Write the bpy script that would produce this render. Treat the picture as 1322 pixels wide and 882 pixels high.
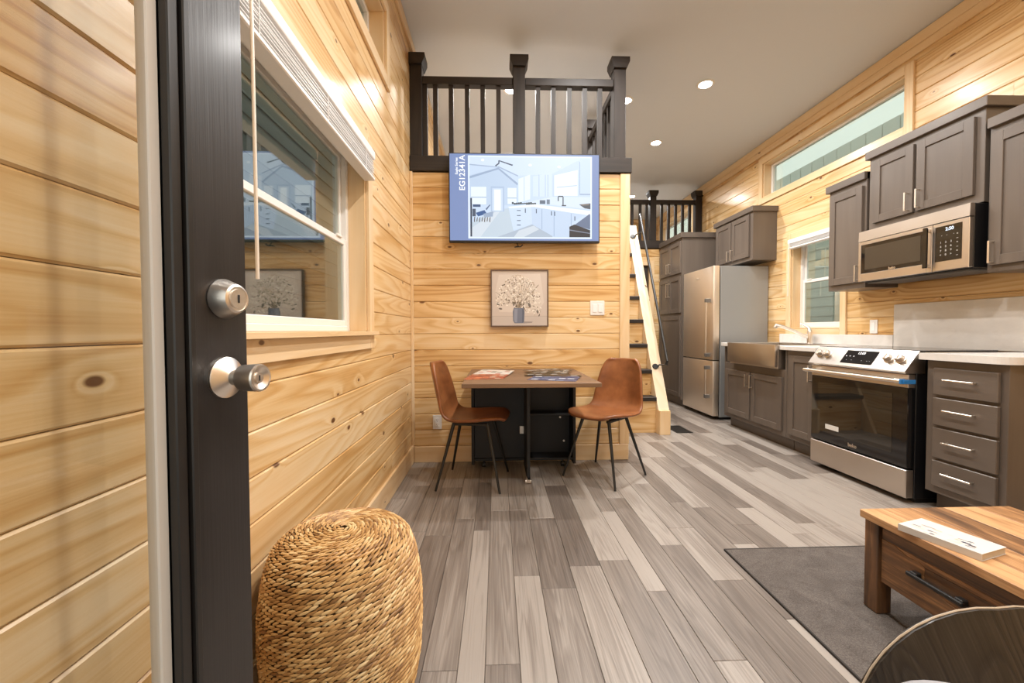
import bpy, bmesh, math, random
from mathutils import Vector, Matrix, noise
random.seed(7)
for o in list(bpy.data.objects): bpy.data.objects.remove(o, do_unlink=True)
S = bpy.context.scene
COL = S.collection
# ------------------------------------------------------------------ camera
def make_camera():
    pitch, yaw, roll = math.radians(1.482), math.radians(2.051), math.radians(-.176)
    r = Vector((math.cos(yaw), -math.sin(yaw), 0)); fw = Vector((math.sin(yaw), math.cos(yaw), 0)); up = Vector((0, 0, 1))
    f2 = fw*math.cos(pitch)-up*math.sin(pitch); u2 = up*math.cos(pitch)+fw*math.sin(pitch)
    r3 = r*math.cos(roll)+u2*math.sin(roll); u3 = u2*math.cos(roll)-r*math.sin(roll)
    cd = bpy.data.cameras.new('camera'); co = bpy.data.objects.new('camera', cd); COL.objects.link(co)
    cd.sensor_fit = 'HORIZONTAL'; cd.sensor_width = 36.0; cd.lens = 534.618/1322*36.0
    cd.clip_start = .02; cd.clip_end = 100
    M = Matrix.Identity(4)
    for i in range(3):
        M[i][0] = r3[i]; M[i][1] = u3[i]; M[i][2] = -f2[i]
    M[0][3], M[1][3], M[2][3] = 0, 0, 1.051
    co.matrix_world = M
    S.camera = co
make_camera()
# ------------------------------------------------------------------ world, exposure
W = bpy.data.worlds.new('hall'); S.world = W; W.use_nodes = True
W.node_tree.nodes['Background'].inputs[0].default_value = (.90, .94, .90, 1)
W.node_tree.nodes['Background'].inputs[1].default_value = 1.5
S.view_settings.view_transform = 'Standard'; S.view_settings.look = 'None'
S.view_settings.exposure = 0.18; S.view_settings.gamma = 1.0
S.view_settings.use_curve_mapping = False
LAMP_W = 20.0            # every recessed ceiling lamp
LAMP_COL = (1.0, .975, .945)
SCREEN = 1.0             # emission of lit screens
# ------------------------------------------------------------------ key planes (metres)
XL, XR, YTV, XT, ZT = -.682, 3.17, 3.321, 1.064, 2.309
YE, YB = -.06, 8.3       # entry end wall, far end wall
YLOFT = 6.33
def ceil_z(x): return 3.36+(x-XL)/(XR-XL)*(3.27-3.36)
PITCH = .1285

# ------------------------------------------------------------------ materials
MATS = {}
def nt(name):
    m = bpy.data.materials.new(name); m.use_nodes = True
    t = m.node_tree; b = t.nodes['Principled BSDF']
    return m, t, b
def N(t, typ, **k):
    n = t.nodes.new(typ)
    for a, v in k.items(): setattr(n, a, v)
    return n
def lk(t, a, b): t.links.new(a, b)
def math_(t, op, a, b=None, c=None):
    n = N(t, 'ShaderNodeMath', operation=op)
    for i, v in enumerate((a, b, c)):
        if v is None: continue
        if isinstance(v, (int, float)): n.inputs[i].default_value = v
        else: lk(t, v, n.inputs[i])
    return n.outputs[0]
def ramp(t, fac, stops):
    n = N(t, 'ShaderNodeValToRGB'); cr = n.color_ramp
    while len(cr.elements) < len(stops): cr.elements.new(.5)
    for e, (p, c) in zip(cr.elements, stops):
        e.position = p; e.color = (c[0], c[1], c[2], 1)
    lk(t, fac, n.inputs[0]); return n.outputs[0]
def mixc(t, fac, a, b, mode='MIX'):
    n = N(t, 'ShaderNodeMix', data_type='RGBA', blend_type=mode)
    for i, v in ((0, fac), (6, a), (7, b)):
        if isinstance(v, (int, float)): n.inputs[i].default_value = v
        elif isinstance(v, tuple): n.inputs[i].default_value = (v[0], v[1], v[2], 1)
        else: lk(t, v, n.inputs[i])
    return n.outputs[2]
def plain(name, col, rough=.5, metal=0., coat=0., emit=None, estr=1., spec=.5, aniso=0.):
    if name in MATS: return MATS[name]
    m, t, b = nt(name)
    b.inputs['Base Color'].default_value = (*col, 1); b.inputs['Roughness'].default_value = rough
    b.inputs['Metallic'].default_value = metal; b.inputs['Coat Weight'].default_value = coat
    b.inputs['Specular IOR Level'].default_value = spec
    if emit: b.inputs['Emission Color'].default_value = (*emit, 1); b.inputs['Emission Strength'].default_value = estr
    MATS[name] = m; return m
def lengthwise(t, axis):
    """object coordinates as (along, across) sockets plus the per-piece random colour"""
    tc = N(t, 'ShaderNodeTexCoord'); sx = N(t, 'ShaderNodeSeparateXYZ'); lk(t, tc.outputs['Object'], sx.inputs[0])
    at = N(t, 'ShaderNodeAttribute', attribute_name='rnd'); sr = N(t, 'ShaderNodeSeparateColor'); lk(t, at.outputs['Color'], sr.inputs[0])
    o = sx.outputs
    if axis == 'x': a, c1, c2 = o[0], o[1], o[2]
    elif axis == 'y': a, c1, c2 = o[1], o[0], o[2]
    else: a, c1, c2 = o[2], o[0], o[1]
    across = math_(t, 'ADD', c1, c2)
    a = math_(t, 'MULTIPLY_ADD', sr.outputs[0], 37.0, a)
    across = math_(t, 'MULTIPLY_ADD', sr.outputs[1], 11.0, across)
    return a, across, sr.outputs
def vec(t, x, y, z=0.):
    n = N(t, 'ShaderNodeCombineXYZ')
    for i, v in enumerate((x, y, z)):
        if isinstance(v, (int, float)): n.inputs[i].default_value = v
        else: lk(t, v, n.inputs[i])
    return n.outputs[0]
def noise_(t, v, scale=1., detail=2., rough=.5, dist=0.):
    n = N(t, 'ShaderNodeTexNoise'); n.inputs['Scale'].default_value = scale; n.inputs['Detail'].default_value = detail
    n.inputs['Roughness'].default_value = rough; n.inputs['Distortion'].default_value = dist
    lk(t, v, n.inputs['Vector']); return n.outputs[0]
def wood(name, axis, stops, rings=7., grain=.35, knots=True, rough=.32, coat=.15, tone=.25, knotcol=(.16, .07, .025), ringscale=(.55, 6.), bump=.05, tint=None, knotamt=.62, patchy=.9, finew=.35, pdetail=2., prough=.5):
    if name in MATS: return MATS[name]
    m, t, b = nt(name)
    a, c, r = lengthwise(t, axis)
    z = math_(t, 'MULTIPLY', r[2], 9.)
    low = noise_(t, vec(t, math_(t, 'MULTIPLY', a, ringscale[0]), math_(t, 'MULTIPLY', c, ringscale[1]), z), 1., 1.5, .45)
    phase = math_(t, 'MULTIPLY', low, rings)
    kn = None
    if knots:
        v = N(t, 'ShaderNodeTexVoronoi', feature='F1', voronoi_dimensions='2D'); v.inputs['Scale'].default_value = 1.
        lk(t, vec(t, math_(t, 'MULTIPLY', a, 3.2), math_(t, 'MULTIPLY', c, 6.)), v.inputs['Vector'])
        sel = N(t, 'ShaderNodeSeparateColor'); lk(t, v.outputs['Color'], sel.inputs[0])
        on = math_(t, 'GREATER_THAN', sel.outputs[0], knotamt)
        d = v.outputs['Distance']
        bulge = math_(t, 'MULTIPLY', math_(t, 'EXPONENT', math_(t, 'MULTIPLY', d, -11.)), math_(t, 'MULTIPLY', on, 2.6))
        phase = math_(t, 'ADD', phase, bulge)
        size = math_(t, 'MULTIPLY_ADD', sel.outputs[1], .055, .03)
        kn = math_(t, 'MULTIPLY', on, math_(t, 'SUBTRACT', 1., N_clamp(t, math_(t, 'DIVIDE', d, size))))
        kn = N_clamp(t, math_(t, 'MULTIPLY', kn, 2.6))
    g = math_(t, 'FRACT', phase)
    g = math_(t, 'MULTIPLY', math_(t, 'POWER', g, 1.8), N_clamp(t, math_(t, 'MULTIPLY', math_(t, 'SUBTRACT', 1., g), 4.)))
    fine = noise_(t, vec(t, math_(t, 'MULTIPLY', a, 3.), math_(t, 'MULTIPLY', c, 190.), z), 1., 3., .65)
    patch = noise_(t, vec(t, math_(t, 'MULTIPLY', a, 1.1), math_(t, 'MULTIPLY', c, 9.), z), 1., pdetail, prough)
    f = math_(t, 'MULTIPLY', g, grain)
    f = math_(t, 'MULTIPLY_ADD', math_(t, 'SUBTRACT', fine, .5), finew, f)
    f = math_(t, 'MULTIPLY_ADD', math_(t, 'SUBTRACT', patch, .45), patchy, f)
    f = math_(t, 'MULTIPLY_ADD', math_(t, 'SUBTRACT', r[2], .5), tone, f)
    f = N_clamp(t, math_(t, 'ADD', f, .18))
    col = ramp(t, f, stops)
    if kn is not None: col = mixc(t, kn, col, knotcol)
    lk(t, col, b.inputs['Base Color'])
    b.inputs['Roughness'].default_value = rough; b.inputs['Coat Weight'].default_value = coat; b.inputs['Coat Roughness'].default_value = .18
    if bump:
        bp = N(t, 'ShaderNodeBump'); bp.inputs['Strength'].default_value = bump; bp.inputs['Distance'].default_value = .004
        lk(t, math_(t, 'ADD', fine, g), bp.inputs['Height']); lk(t, bp.outputs[0], b.inputs['Normal'])
    MATS[name] = m; return m
def N_clamp(t, v):
    n = N(t, 'ShaderNodeClamp'); lk(t, v, n.inputs[0]); return n.outputs[0]
PINE = [(0., (.80, .61, .37)), (.33, (.735, .505, .25)), (.66, (.61, .36, .135)), (1., (.42, .20, .06))]
def pine(ax): return wood('pine_'+ax, ax, PINE, rings=15., grain=.62, tone=.34, ringscale=(.42, 5.), finew=.45)
TRIM = [(0., (.82, .64, .42)), (.4, (.76, .54, .30)), (.8, (.63, .39, .17)), (1., (.5, .27, .10))]
def ptrim(ax): return wood('pine_trim_'+ax, ax, TRIM, rings=10., grain=.36, tone=.12, knotamt=.85, ringscale=(.42, 5.))
def espresso(ax): return wood('espresso_'+ax, ax, [(0., (.030, .021, .016)), (.5, (.018, .0125, .0095)), (1., (.008, .006, .005))], rings=9, grain=.6, knots=False, rough=.58, coat=0., tone=.1)
FLO = [(0., (.33, .292, .258)), (.3, (.212, .180, .155)), (.6, (.142, .116, .098)), (1., (.072, .057, .048))]
def floormat(): return wood('floor_vinyl', 'y', FLO, rings=12., grain=.30, knots=False, rough=.40, coat=.0, tone=.70, ringscale=(.8, 12.), bump=.10, patchy=.8, finew=.8)
def taupe(ax): return wood('taupe_'+ax, ax, [(0., (.138, .111, .090)), (.5, (.106, .084, .068)), (1., (.068, .053, .042))], rings=3., grain=.18, knots=False, rough=.38, coat=.08, tone=.15, bump=.02)
RUS = [(0., (.56, .325, .155)), (.3, (.37, .19, .08)), (.6, (.165, .083, .038)), (1., (.055, .032, .020))]
def rustic(ax): return wood('rustic_'+ax, ax, RUS, rings=6., grain=.36, tone=.95, patchy=1.9, finew=.8, pdetail=7., prough=.72, rough=.42, coat=.05, knotcol=(.04, .02, .012), ringscale=(1.2, 9.), knotamt=.7)
def steel(name='stainless', col=(.60, .55, .50), rough=.34):
    if name in MATS: return MATS[name]
    m, t, b = nt(name); tc = N(t, 'ShaderNodeTexCoord'); sx = N(t, 'ShaderNodeSeparateXYZ'); lk(t, tc.outputs['Object'], sx.inputs[0])
    n = noise_(t, vec(t, math_(t, 'MULTIPLY', sx.outputs[0], 6.), math_(t, 'MULTIPLY', sx.outputs[1], 6.), math_(t, 'MULTIPLY', sx.outputs[2], 700.)), 1., 2.)
    lk(t, math_(t, 'MULTIPLY_ADD', n, .12, rough-.06), b.inputs['Roughness'])
    b.inputs['Base Color'].default_value = (*col, 1); b.inputs['Metallic'].default_value = 1.
    MATS[name] = m; return m
def glass(name='window_glass', tint=(.72, .83, .76), f0=.25):
    if name in MATS: return MATS[name]
    m, t, b = nt(name); t.nodes.remove(b)
    out = t.nodes['Material Output']; ge = N(t, 'ShaderNodeNewGeometry'); dp = N(t, 'ShaderNodeVectorMath', operation='DOT_PRODUCT')
    lk(t, ge.outputs['Normal'], dp.inputs[0]); lk(t, ge.outputs['Incoming'], dp.inputs[1])
    c = math_(t, 'SUBTRACT', 1., math_(t, 'ABSOLUTE', dp.outputs['Value'])); c = math_(t, 'POWER', c, 5.)
    f = math_(t, 'MULTIPLY_ADD', c, 1.-f0, f0)
    tr = N(t, 'ShaderNodeBsdfTransparent'); tr.inputs[0].default_value = (*[q**.5 for q in tint], 1)
    gl = N(t, 'ShaderNodeBsdfGlossy'); gl.inputs['Roughness'].default_value = .006
    mx = N(t, 'ShaderNodeMixShader'); lk(t, f, mx.inputs[0]); lk(t, tr.outputs[0], mx.inputs[1]); lk(t, gl.outputs[0], mx.inputs[2])
    lk(t, mx.outputs[0], out.inputs[0]); MATS[name] = m; return m
def printed(name, strength=0., rough=.5):
    """flat print: colours come from the piece's own colour attribute"""
    if name in MATS: return MATS[name]
    m, t, b = nt(name); at = N(t, 'ShaderNodeAttribute', attribute_name='ink')
    lk(t, at.outputs['Color'], b.inputs['Base Color']); b.inputs['Roughness'].default_value = rough
    if strength:
        b.inputs['Base Color'].default_value = (0, 0, 0, 1); t.links.remove(b.inputs['Base Color'].links[0])
        b.inputs['Base Color'].default_value = (.01, .01, .012, 1)
        lk(t, at.outputs['Color'], b.inputs['Emission Color']); b.inputs['Emission Strength'].default_value = strength
    MATS[name] = m; return m
def rnd_colour(name, stops, rough=.6):
    if name in MATS: return MATS[name]
    m, t, b = nt(name); at = N(t, 'ShaderNodeAttribute', attribute_name='rnd'); sr = N(t, 'ShaderNodeSeparateColor'); lk(t, at.outputs['Color'], sr.inputs[0])
    lk(t, ramp(t, sr.outputs[0], stops), b.inputs['Base Color']); b.inputs['Roughness'].default_value = rough
    MATS[name] = m; return m
def leather():
    if 'leather' in MATS: return MATS['leather']
    m, t, b = nt('leather'); tc = N(t, 'ShaderNodeTexCoord')
    n1 = noise_(t, tc.outputs['Object'], 7., 4., .6); n2 = noise_(t, tc.outputs['Object'], 260., 2.)
    lk(t, ramp(t, n1, [(.3, (.165, .055, .018)), (.55, (.26, .092, .031)), (.75, (.34, .132, .047))]), b.inputs['Base Color'])
    b.inputs['Roughness'].default_value = .36
    bp = N(t, 'ShaderNodeBump'); bp.inputs['Strength'].default_value = .12; bp.inputs['Distance'].default_value = .002
    lk(t, n2, bp.inputs['Height']); lk(t, bp.outputs[0], b.inputs['Normal']); MATS['leather'] = m; return m
def carpet():
    if 'carpet' in MATS: return MATS['carpet']
    m, t, b = nt('carpet'); tc = N(t, 'ShaderNodeTexCoord')
    n1 = noise_(t, tc.outputs['Object'], 260., 3., .75); n2 = noise_(t, tc.outputs['Object'], 9., 3., .6, 1.2)
    f = math_(t, 'MULTIPLY_ADD', n2, .28, math_(t, 'MULTIPLY', n1, .75))
    lk(t, ramp(t, f, [(.3, (.055, .047, .042)), (.5, (.115, .099, .089)), (.72, (.20, .175, .158))]), b.inputs['Base Color'])
    b.inputs['Roughness'].default_value = .95; b.inputs['Specular IOR Level'].default_value = .15
    bp = N(t, 'ShaderNodeBump'); bp.inputs['Strength'].default_value = .7; bp.inputs['Distance'].default_value = .006
    lk(t, f, bp.inputs['Height']); lk(t, bp.outputs[0], b.inputs['Normal']); MATS['carpet'] = m; return m
def paint(name, col, rough=.7):
    if name in MATS: return MATS[name]
    m, t, b = nt(name); tc = N(t, 'ShaderNodeTexCoord'); n = noise_(t, tc.outputs['Object'], 55., 3.)
    b.inputs['Base Color'].default_value = (*col, 1); b.inputs['Roughness'].default_value = rough
    bp = N(t, 'ShaderNodeBump'); bp.inputs['Strength'].default_value = .05; bp.inputs['Distance'].default_value = .004
    lk(t, n, bp.inputs['Height']); lk(t, bp.outputs[0], b.inputs['Normal']); MATS[name] = m; return m
def quartz():
    if 'quartz' in MATS: return MATS['quartz']
    m, t, b = nt('quartz'); tc = N(t, 'ShaderNodeTexCoord'); n = noise_(t, tc.outputs['Object'], 3., 6., .6, 2.)
    lk(t, ramp(t, n, [(.35, (.66, .64, .61)), (.6, (.72, .70, .67)), (.8, (.60, .57, .54))]), b.inputs['Base Color'])
    b.inputs['Roughness'].default_value = .22; MATS['quartz'] = m; return m
def black_m(): return plain('black_metal', (.012, .012, .012), .42)
def white_v(): return plain('white_vinyl', (.80, .78, .75), .38)
def nickel(): return steel('satin_nickel', (.78, .72, .65), .33)
def blk_gloss(): return plain('black_glass', (.006, .006, .007), .06, spec=.6)

# ------------------------------------------------------------------ mesh builder
class MB:
    def __init__(s): s.v = []; s.f = []; s.r = []; s.c = None
    def quad(s, *ps, r=None):
        i = len(s.v); s.v += [tuple(p) for p in ps]; s.f.append(tuple(range(i, i+len(ps)))); s.r.append(r)
    def box(s, x0, x1, y0, y1, z0, z1, r=None):
        x0, x1 = min(x0, x1), max(x0, x1); y0, y1 = min(y0, y1), max(y0, y1); z0, z1 = min(z0, z1), max(z0, z1)
        i = len(s.v)
        s.v += [(x0, y0, z0), (x1, y0, z0), (x1, y1, z0), (x0, y1, z0), (x0, y0, z1), (x1, y0, z1), (x1, y1, z1), (x0, y1, z1)]
        for q in ((0, 3, 2, 1), (4, 5, 6, 7), (0, 1, 5, 4), (1, 2, 6, 5), (2, 3, 7, 6), (3, 0, 4, 7)): s.f.append(tuple(i+k for k in q)); s.r.append(r)
        return s
    def bbox(s, x0, x1, y0, y1, z0, z1, b=.003, seg=1):
        bm = bmesh.new(); bmesh.ops.create_cube(bm, size=1.)
        for v in bm.verts: v.co = Vector(((x0+x1)/2+v.co.x*(x1-x0), (y0+y1)/2+v.co.y*(y1-y0), (z0+z1)/2+v.co.z*(z1-z0)))
        b = min(b, .45*min(abs(x1-x0), abs(y1-y0), abs(z1-z0)))
        bmesh.ops.bevel(bm, geom=list(bm.edges), offset=b, segments=seg, profile=.5, affect='EDGES')
        s.add_bm(bm); return s
    def add_bm(s, bm, M=None):
        i = len(s.v); bm.verts.index_update()
        for v in bm.verts: s.v.append(tuple(M @ v.co if M else v.co))
        for f in bm.faces: s.f.append(tuple(i+v.index for v in f.verts)); s.r.append(None)
        bm.free()
    def prism(s, poly, a0, a1, axis='x', r=None):
        """extrude a polygon given in the other two axes (cyclic order) along axis"""
        def P(a, p, q): return {'x': (a, p, q), 'y': (p, a, q), 'z': (p, q, a)}[axis]
        i = len(s.v); n = len(poly)
        s.v += [P(a0, *p) for p in poly]+[P(a1, *p) for p in poly]
        s.f.append(tuple(range(i, i+n))[::-1]); s.r.append(r); s.f.append(tuple(range(i+n, i+2*n))); s.r.append(r)
        for k in range(n): s.f.append((i+k, i+(k+1) % n, i+n+(k+1) % n, i+n+k)); s.r.append(r)
        return s
    def cyl(s, p0, p1, r0, r1=None, n=16, caps=True):
        r1 = r0 if r1 is None else r1
        p0, p1 = Vector(p0), Vector(p1); d = (p1-p0).normalized()
        u = d.orthogonal().normalized(); w = d.cross(u); i = len(s.v)
        for p, r in ((p0, r0), (p1, r1)):
            for k in range(n):
                a = 2*math.pi*k/n; s.v.append(tuple(p+u*r*math.cos(a)+w*r*math.sin(a)))
        for k in range(n): s.f.append((i+k, i+(k+1) % n, i+n+(k+1) % n, i+n+k)); s.r.append(None)
        if caps: s.f.append(tuple(range(i, i+n))[::-1]); s.f.append(tuple(range(i+n, i+2*n))); s.r += [None, None]
        return s
    def lathe(s, prof, c, axis=(0, 0, 1), n=24):
        """prof: (radius, distance along axis)"""
        d = Vector(axis).normalized(); u = d.orthogonal().normalized(); w = d.cross(u); c = Vector(c); i = len(s.v); m = len(prof)
        for r, h in prof:
            for k in range(n):
                a = 2*math.pi*k/n; s.v.append(tuple(c+d*h+u*r*math.cos(a)+w*r*math.sin(a)))
        for j in range(m-1):
            for k in range(n): s.f.append((i+j*n+k, i+j*n+(k+1) % n, i+(j+1)*n+(k+1) % n, i+(j+1)*n+k)); s.r.append(None)
        s.f.append(tuple(range(i, i+n))[::-1]); s.f.append(tuple(range(i+(m-1)*n, i+m*n))); s.r += [None, None]
        return s
    def tube(s, path, r, n=10):
        path = [Vector(p) for p in path]; i0 = len(s.v); m = len(path)
        up = None
        for j, p in enumerate(path):
            d = ((path[j+1]-p) if j == 0 else (p-path[j-1]) if j == m-1 else (path[j+1]-path[j-1])).normalized()
            u = d.orthogonal().normalized() if up is None else (up-d*up.dot(d)).normalized()
            up = u; w = d.cross(u); rr = r[j] if isinstance(r, (list, tuple)) else r
            for k in range(n):
                a = 2*math.pi*k/n; s.v.append(tuple(p+u*rr*math.cos(a)+w*rr*math.sin(a)))
        for j in range(m-1):
            for k in range(n): s.f.append((i0+j*n+k, i0+j*n+(k+1) % n, i0+(j+1)*n+(k+1) % n, i0+(j+1)*n+k)); s.r.append(None)
        s.f.append(tuple(range(i0, i0+n))[::-1]); s.f.append(tuple(range(i0+(m-1)*n, i0+m*n))); s.r += [None, None]
        return s
    def build(s, name, mat, parent=None, origin=None, smooth=False, ang=35, rnd=None, fix=True):
        o3 = Vector(origin) if origin is not None else Vector((0, 0, 0))
        me = bpy.data.meshes.new(name)
        me.from_pydata([tuple(Vector(v)-o3) for v in s.v], [], s.f); me.update()
        if fix:
            bm = bmesh.new(); bm.from_mesh(me); bmesh.ops.recalc_face_normals(bm, faces=bm.faces); bm.to_mesh(me); bm.free()
        ca = me.color_attributes.new('rnd', 'FLOAT_COLOR', 'CORNER')
        base = rnd if rnd is not None else (random.random(), random.random(), random.random())
        if any(r is not None for r in s.r):
            for p in me.polygons:
                c = s.r[p.index] or base
                for li in p.loop_indices: ca.data[li].color = (c[0], c[1], c[2], 1)
        else:
            n = len(ca.data); ca.data.foreach_set('color', [base[0], base[1], base[2], 1.]*n)
        if s.c:
            ci = me.color_attributes.new('ink', 'FLOAT_COLOR', 'CORNER')
            for p in me.polygons:
                c = s.c[p.index]
                for li in p.loop_indices: ci.data[li].color = (c[0], c[1], c[2], 1)
        if smooth:
            me.polygons.foreach_set('use_smooth', [True]*len(me.polygons)); me.set_sharp_from_angle(angle=math.radians(ang))
        me.materials.append(mat)
        ob = bpy.data.objects.new(name, me); COL.objects.link(ob)
        ob.location = o3
        if parent is not None:
            ob.parent = parent
            pl = WORLD_LOC.get(parent.name, Vector((0, 0, 0)))
            ob.location = o3-pl if origin is not None else -pl
        WORLD_LOC[ob.name] = o3
        return ob
WORLD_LOC = {}
def tag(o, label, cat, group=None, kind=None):
    o['label'] = label
    if cat: o['category'] = cat
    if group: o['group'] = group
    if kind: o['kind'] = kind
    return o
def struct(o, label=None):
    o['kind'] = 'structure'
    if label: o['label'] = label
    return o
def thing(name, loc, label, cat, group=None, rotz=0.):
    e = bpy.data.objects.new(name, None); COL.objects.link(e); e.empty_display_size = .1
    e.location = loc; e.rotation_euler = (0, 0, rotz); tag(e, label, cat, group)
    WORLD_LOC[e.name] = Vector(loc) if rotz == 0. else Vector((0, 0, 0))   # rotated things are built in their own frame
    return e
def sempty(name, loc, label=None):
    e = bpy.data.objects.new(name, None); COL.objects.link(e); e.empty_display_size = .1; e.location = loc; WORLD_LOC[e.name] = Vector(loc)
    return struct(e, label)
def poly_print(polys, to3d, name, mat, parent):
    """flat print: list of (colour, [(u,v)..]); each later polygon lies a hair in front of the one before"""
    b = MB(); b.c = []
    for i, (c, pts) in enumerate(polys):
        b.quad(*[to3d(u, v, i) for u, v in pts]); b.c.append(c)
    return b.build(name, mat, parent, fix=False)
def text_mesh(name, body, size, M, mat, parent, ext=0.0003, align='CENTER'):
    cu = bpy.data.curves.new(name, 'FONT'); cu.body = body; cu.size = size; cu.offset = size*.018; cu.extrude = ext; cu.align_x = align; cu.align_y = 'CENTER'
    tmp = bpy.data.objects.new(name+'_curve', cu); COL.objects.link(tmp)
    dg = bpy.context.evaluated_depsgraph_get(); me = bpy.data.meshes.new_from_object(tmp.evaluated_get(dg))
    bpy.data.objects.remove(tmp, do_unlink=True)
    me.transform(M); me.materials.clear(); me.materials.append(mat)
    ob = bpy.data.objects.new(name, me); COL.objects.link(ob); ob.parent = parent
    ob.location = -WORLD_LOC.get(parent.name, Vector((0, 0, 0))); return ob
def srgb(r, g, b):
    return tuple((c/255/12.92 if c/255 <= .04045 else ((c/255+.055)/1.055)**2.4) for c in (r, g, b))

# ------------------------------------------------------------------ walls
def plank_piece(l0, l1, z0, z1, ax, face, sgn, off, depth=.012, ch=.0045):
    """one board: runs along ax from l0 to l1, its face at 'face' looking towards sgn"""
    b = MB(); bk = face-sgn*depth; sh = face-sgn*ch
    def P(l, d, z): return (l, d, z) if ax == 'x' else (d, l, z)
    vs = [P(l0, bk, z0), P(l1, bk, z0), P(l1, bk, z1), P(l0, bk, z1),
          P(l0, sh, z0+.0008), P(l1, sh, z0+.0008), P(l1, sh, z1-.0008), P(l0, sh, z1-.0008),
          P(l0, face, z0+ch+.0008), P(l1, face, z0+ch+.0008), P(l1, face, z1-ch-.0008), P(l0, face, z1-ch-.0008)]
    b.v = vs
    b.f = [(4, 5, 9, 8), (6, 7, 11, 10), (8, 9, 10, 11), (0, 1, 5, 4), (2, 3, 7, 6), (0, 4, 7, 3), (1, 2, 6, 5), (4, 8, 11, 7), (5, 6, 10, 9), (0, 3, 2, 1)]
    b.r = [None]*len(b.f)
    return b
def plank_wall(wall, ax, face, sgn, l0, l1, z0, z1f, holes, joints=True, zstart=0., mat=None):
    """boards as children of wall; holes: (l0,l1,z0,z1); z1f(l)->top"""
    z = zstart; k = 0
    while z < z1f(l0)-.01:
        za, zb = max(z, z0), min(z+PITCH, z1f((l0+l1)/2)); z += PITCH; k += 1
        if zb-za < .012: continue
        segs = [(l0, l1)]
        for (h0, h1, g0, g1) in holes:
            if g0 < zb-.004 and g1 > za+.004:
                if g0 > za+.02 and g1 >= zb: cut = ('lo', g0)
                elif g1 < zb-.02 and g0 <= za: cut = ('hi', g1)
                else: cut = None
                new = []
                for (a, c) in segs:
                    if h1 <= a or h0 >= c: new.append((a, c)); continue
                    if h0 > a+.02: new.append((a, h0))
                    if h1 < c-.02: new.append((h1, c))
                    if cut:
                        q0, q1 = max(a, h0), min(c, h1)
                        zz = (za, cut[1]) if cut[0] == 'lo' else (cut[1], zb)
                        if zz[1]-zz[0] > .012: plank_piece(q0, q1, zz[0], zz[1], ax, face, sgn, 0).build('plank', mat or pine(ax), wall)
                segs = new
        if joints:
            out = []
            for (a, c) in segs:
                L = c-a
                if L > 3.2:
                    j = a+L*random.uniform(.3, .7); out += [(a, j-.0006), (j+.0006, c)]
                else: out.append((a, c))
            segs = out
        for (a, c) in segs: plank_piece(a, c, za, zb, ax, face, sgn, 0).build('plank', mat or pine(ax), wall)
def backing(name, ax, d0, d1, l0, l1, z0, z1, holes, mat, label):
    b = MB()
    ls = sorted({l0, l1, *[h for q in holes for h in q[:2]]}); zs = sorted({z0, z1, *[h for q in holes for h in q[2:]]})
    for a, c in zip(ls, ls[1:]):
        for e, g in zip(zs, zs[1:]):
            if any(q[0] <= a and c <= q[1] and q[2] <= e and g <= q[3] for q in holes): continue
            if ax == 'x': b.box(a, c, d0, d1, e, g)
            else: b.box(d0, d1, a, c, e, g)
    return struct(b.build(name, mat), label)
SUB = plain('wall_core', (.45, .30, .16), .8)
WIN_L = (.98, 2.20, 1.03, 1.99); TRN_L = (.75, 2.60, 2.62, 3.00)
WIN_R = (3.71, 4.36, 1.06, 2.02); TRN_R = (3.14, 4.86, 2.62, 3.02); TRN_F = (6.65, 7.95, 2.62, 3.02)
wl = backing('wall_left', 'y', XL-.14, XL-.012, YE-.02, YB, 0, 3.36, [WIN_L, TRN_L], SUB, 'long pine plank wall with the double hung window and blind')
plank_wall(wl, 'y', XL, 1, YE, YB, 0, lambda l: 3.345, [WIN_L, TRN_L])
wr = backing('wall_right', 'y', XR+.012, XR+.14, YE-.02, YB, 0, 3.27, [WIN_R, TRN_R, TRN_F], SUB, 'pine plank wall behind the kitchen cabinets')
plank_wall(wr, 'y', XR, -1, YE, YB, 0, lambda l: 3.258, [WIN_R, TRN_R, TRN_F])
wp = backing('wall_partition', 'x', YTV+.012, YTV+.10, XL, XT-.002, 0, ZT-.002, [], SUB, 'pine plank partition carrying the television')
plank_wall(wp, 'x', YTV, -1, XL+.002, XT-.075, .0, lambda l: ZT-.004, [], joints=False)
ws = backing('wall_partition_side', 'y', XT-.10, XT-.014, YTV+.10, YLOFT-.002, 0, ZT-.002, [], SUB, 'side of the partition beside the loft stair')
plank_wall(ws, 'y', XT-.002, 1, YTV+.02, YLOFT-.03, 0, lambda l: ZT-.004, [], joints=False)
DOOR2 = (1.62, 2.345, 0, 2.05)
wf = backing('wall_loft', 'x', YLOFT+.012, YLOFT+.10, XL, XR, 0, ZT-.002, [DOOR2], SUB, 'pine plank wall under the far loft')
plank_wall(wf, 'x', YLOFT, -1, 1.0, XR-.005, 0, lambda l: ZT-.004, [DOOR2], joints=False)
wb = backing('wall_far', 'x', YB, YB+.1, XL, XR, 0, 3.36, [], SUB, 'far end wall above the loft')
plank_wall(wb, 'x', YB-.014, -1, XL+.02, XR-.02, ZT, lambda l: 3.25, [], joints=False, zstart=ZT)
we = backing('wall_entry', 'x', YE-.14, YE-.012, XL, XR, 0, 3.36, [(-.67, .235, 0, 2.07)], SUB, 'end wall with the open entry doorway')
plank_wall(we, 'x', YE, 1, XL+.02, XR-.02, 0, lambda l: 3.25, [(-.67, .235, 0, 2.07)], joints=False)
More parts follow.
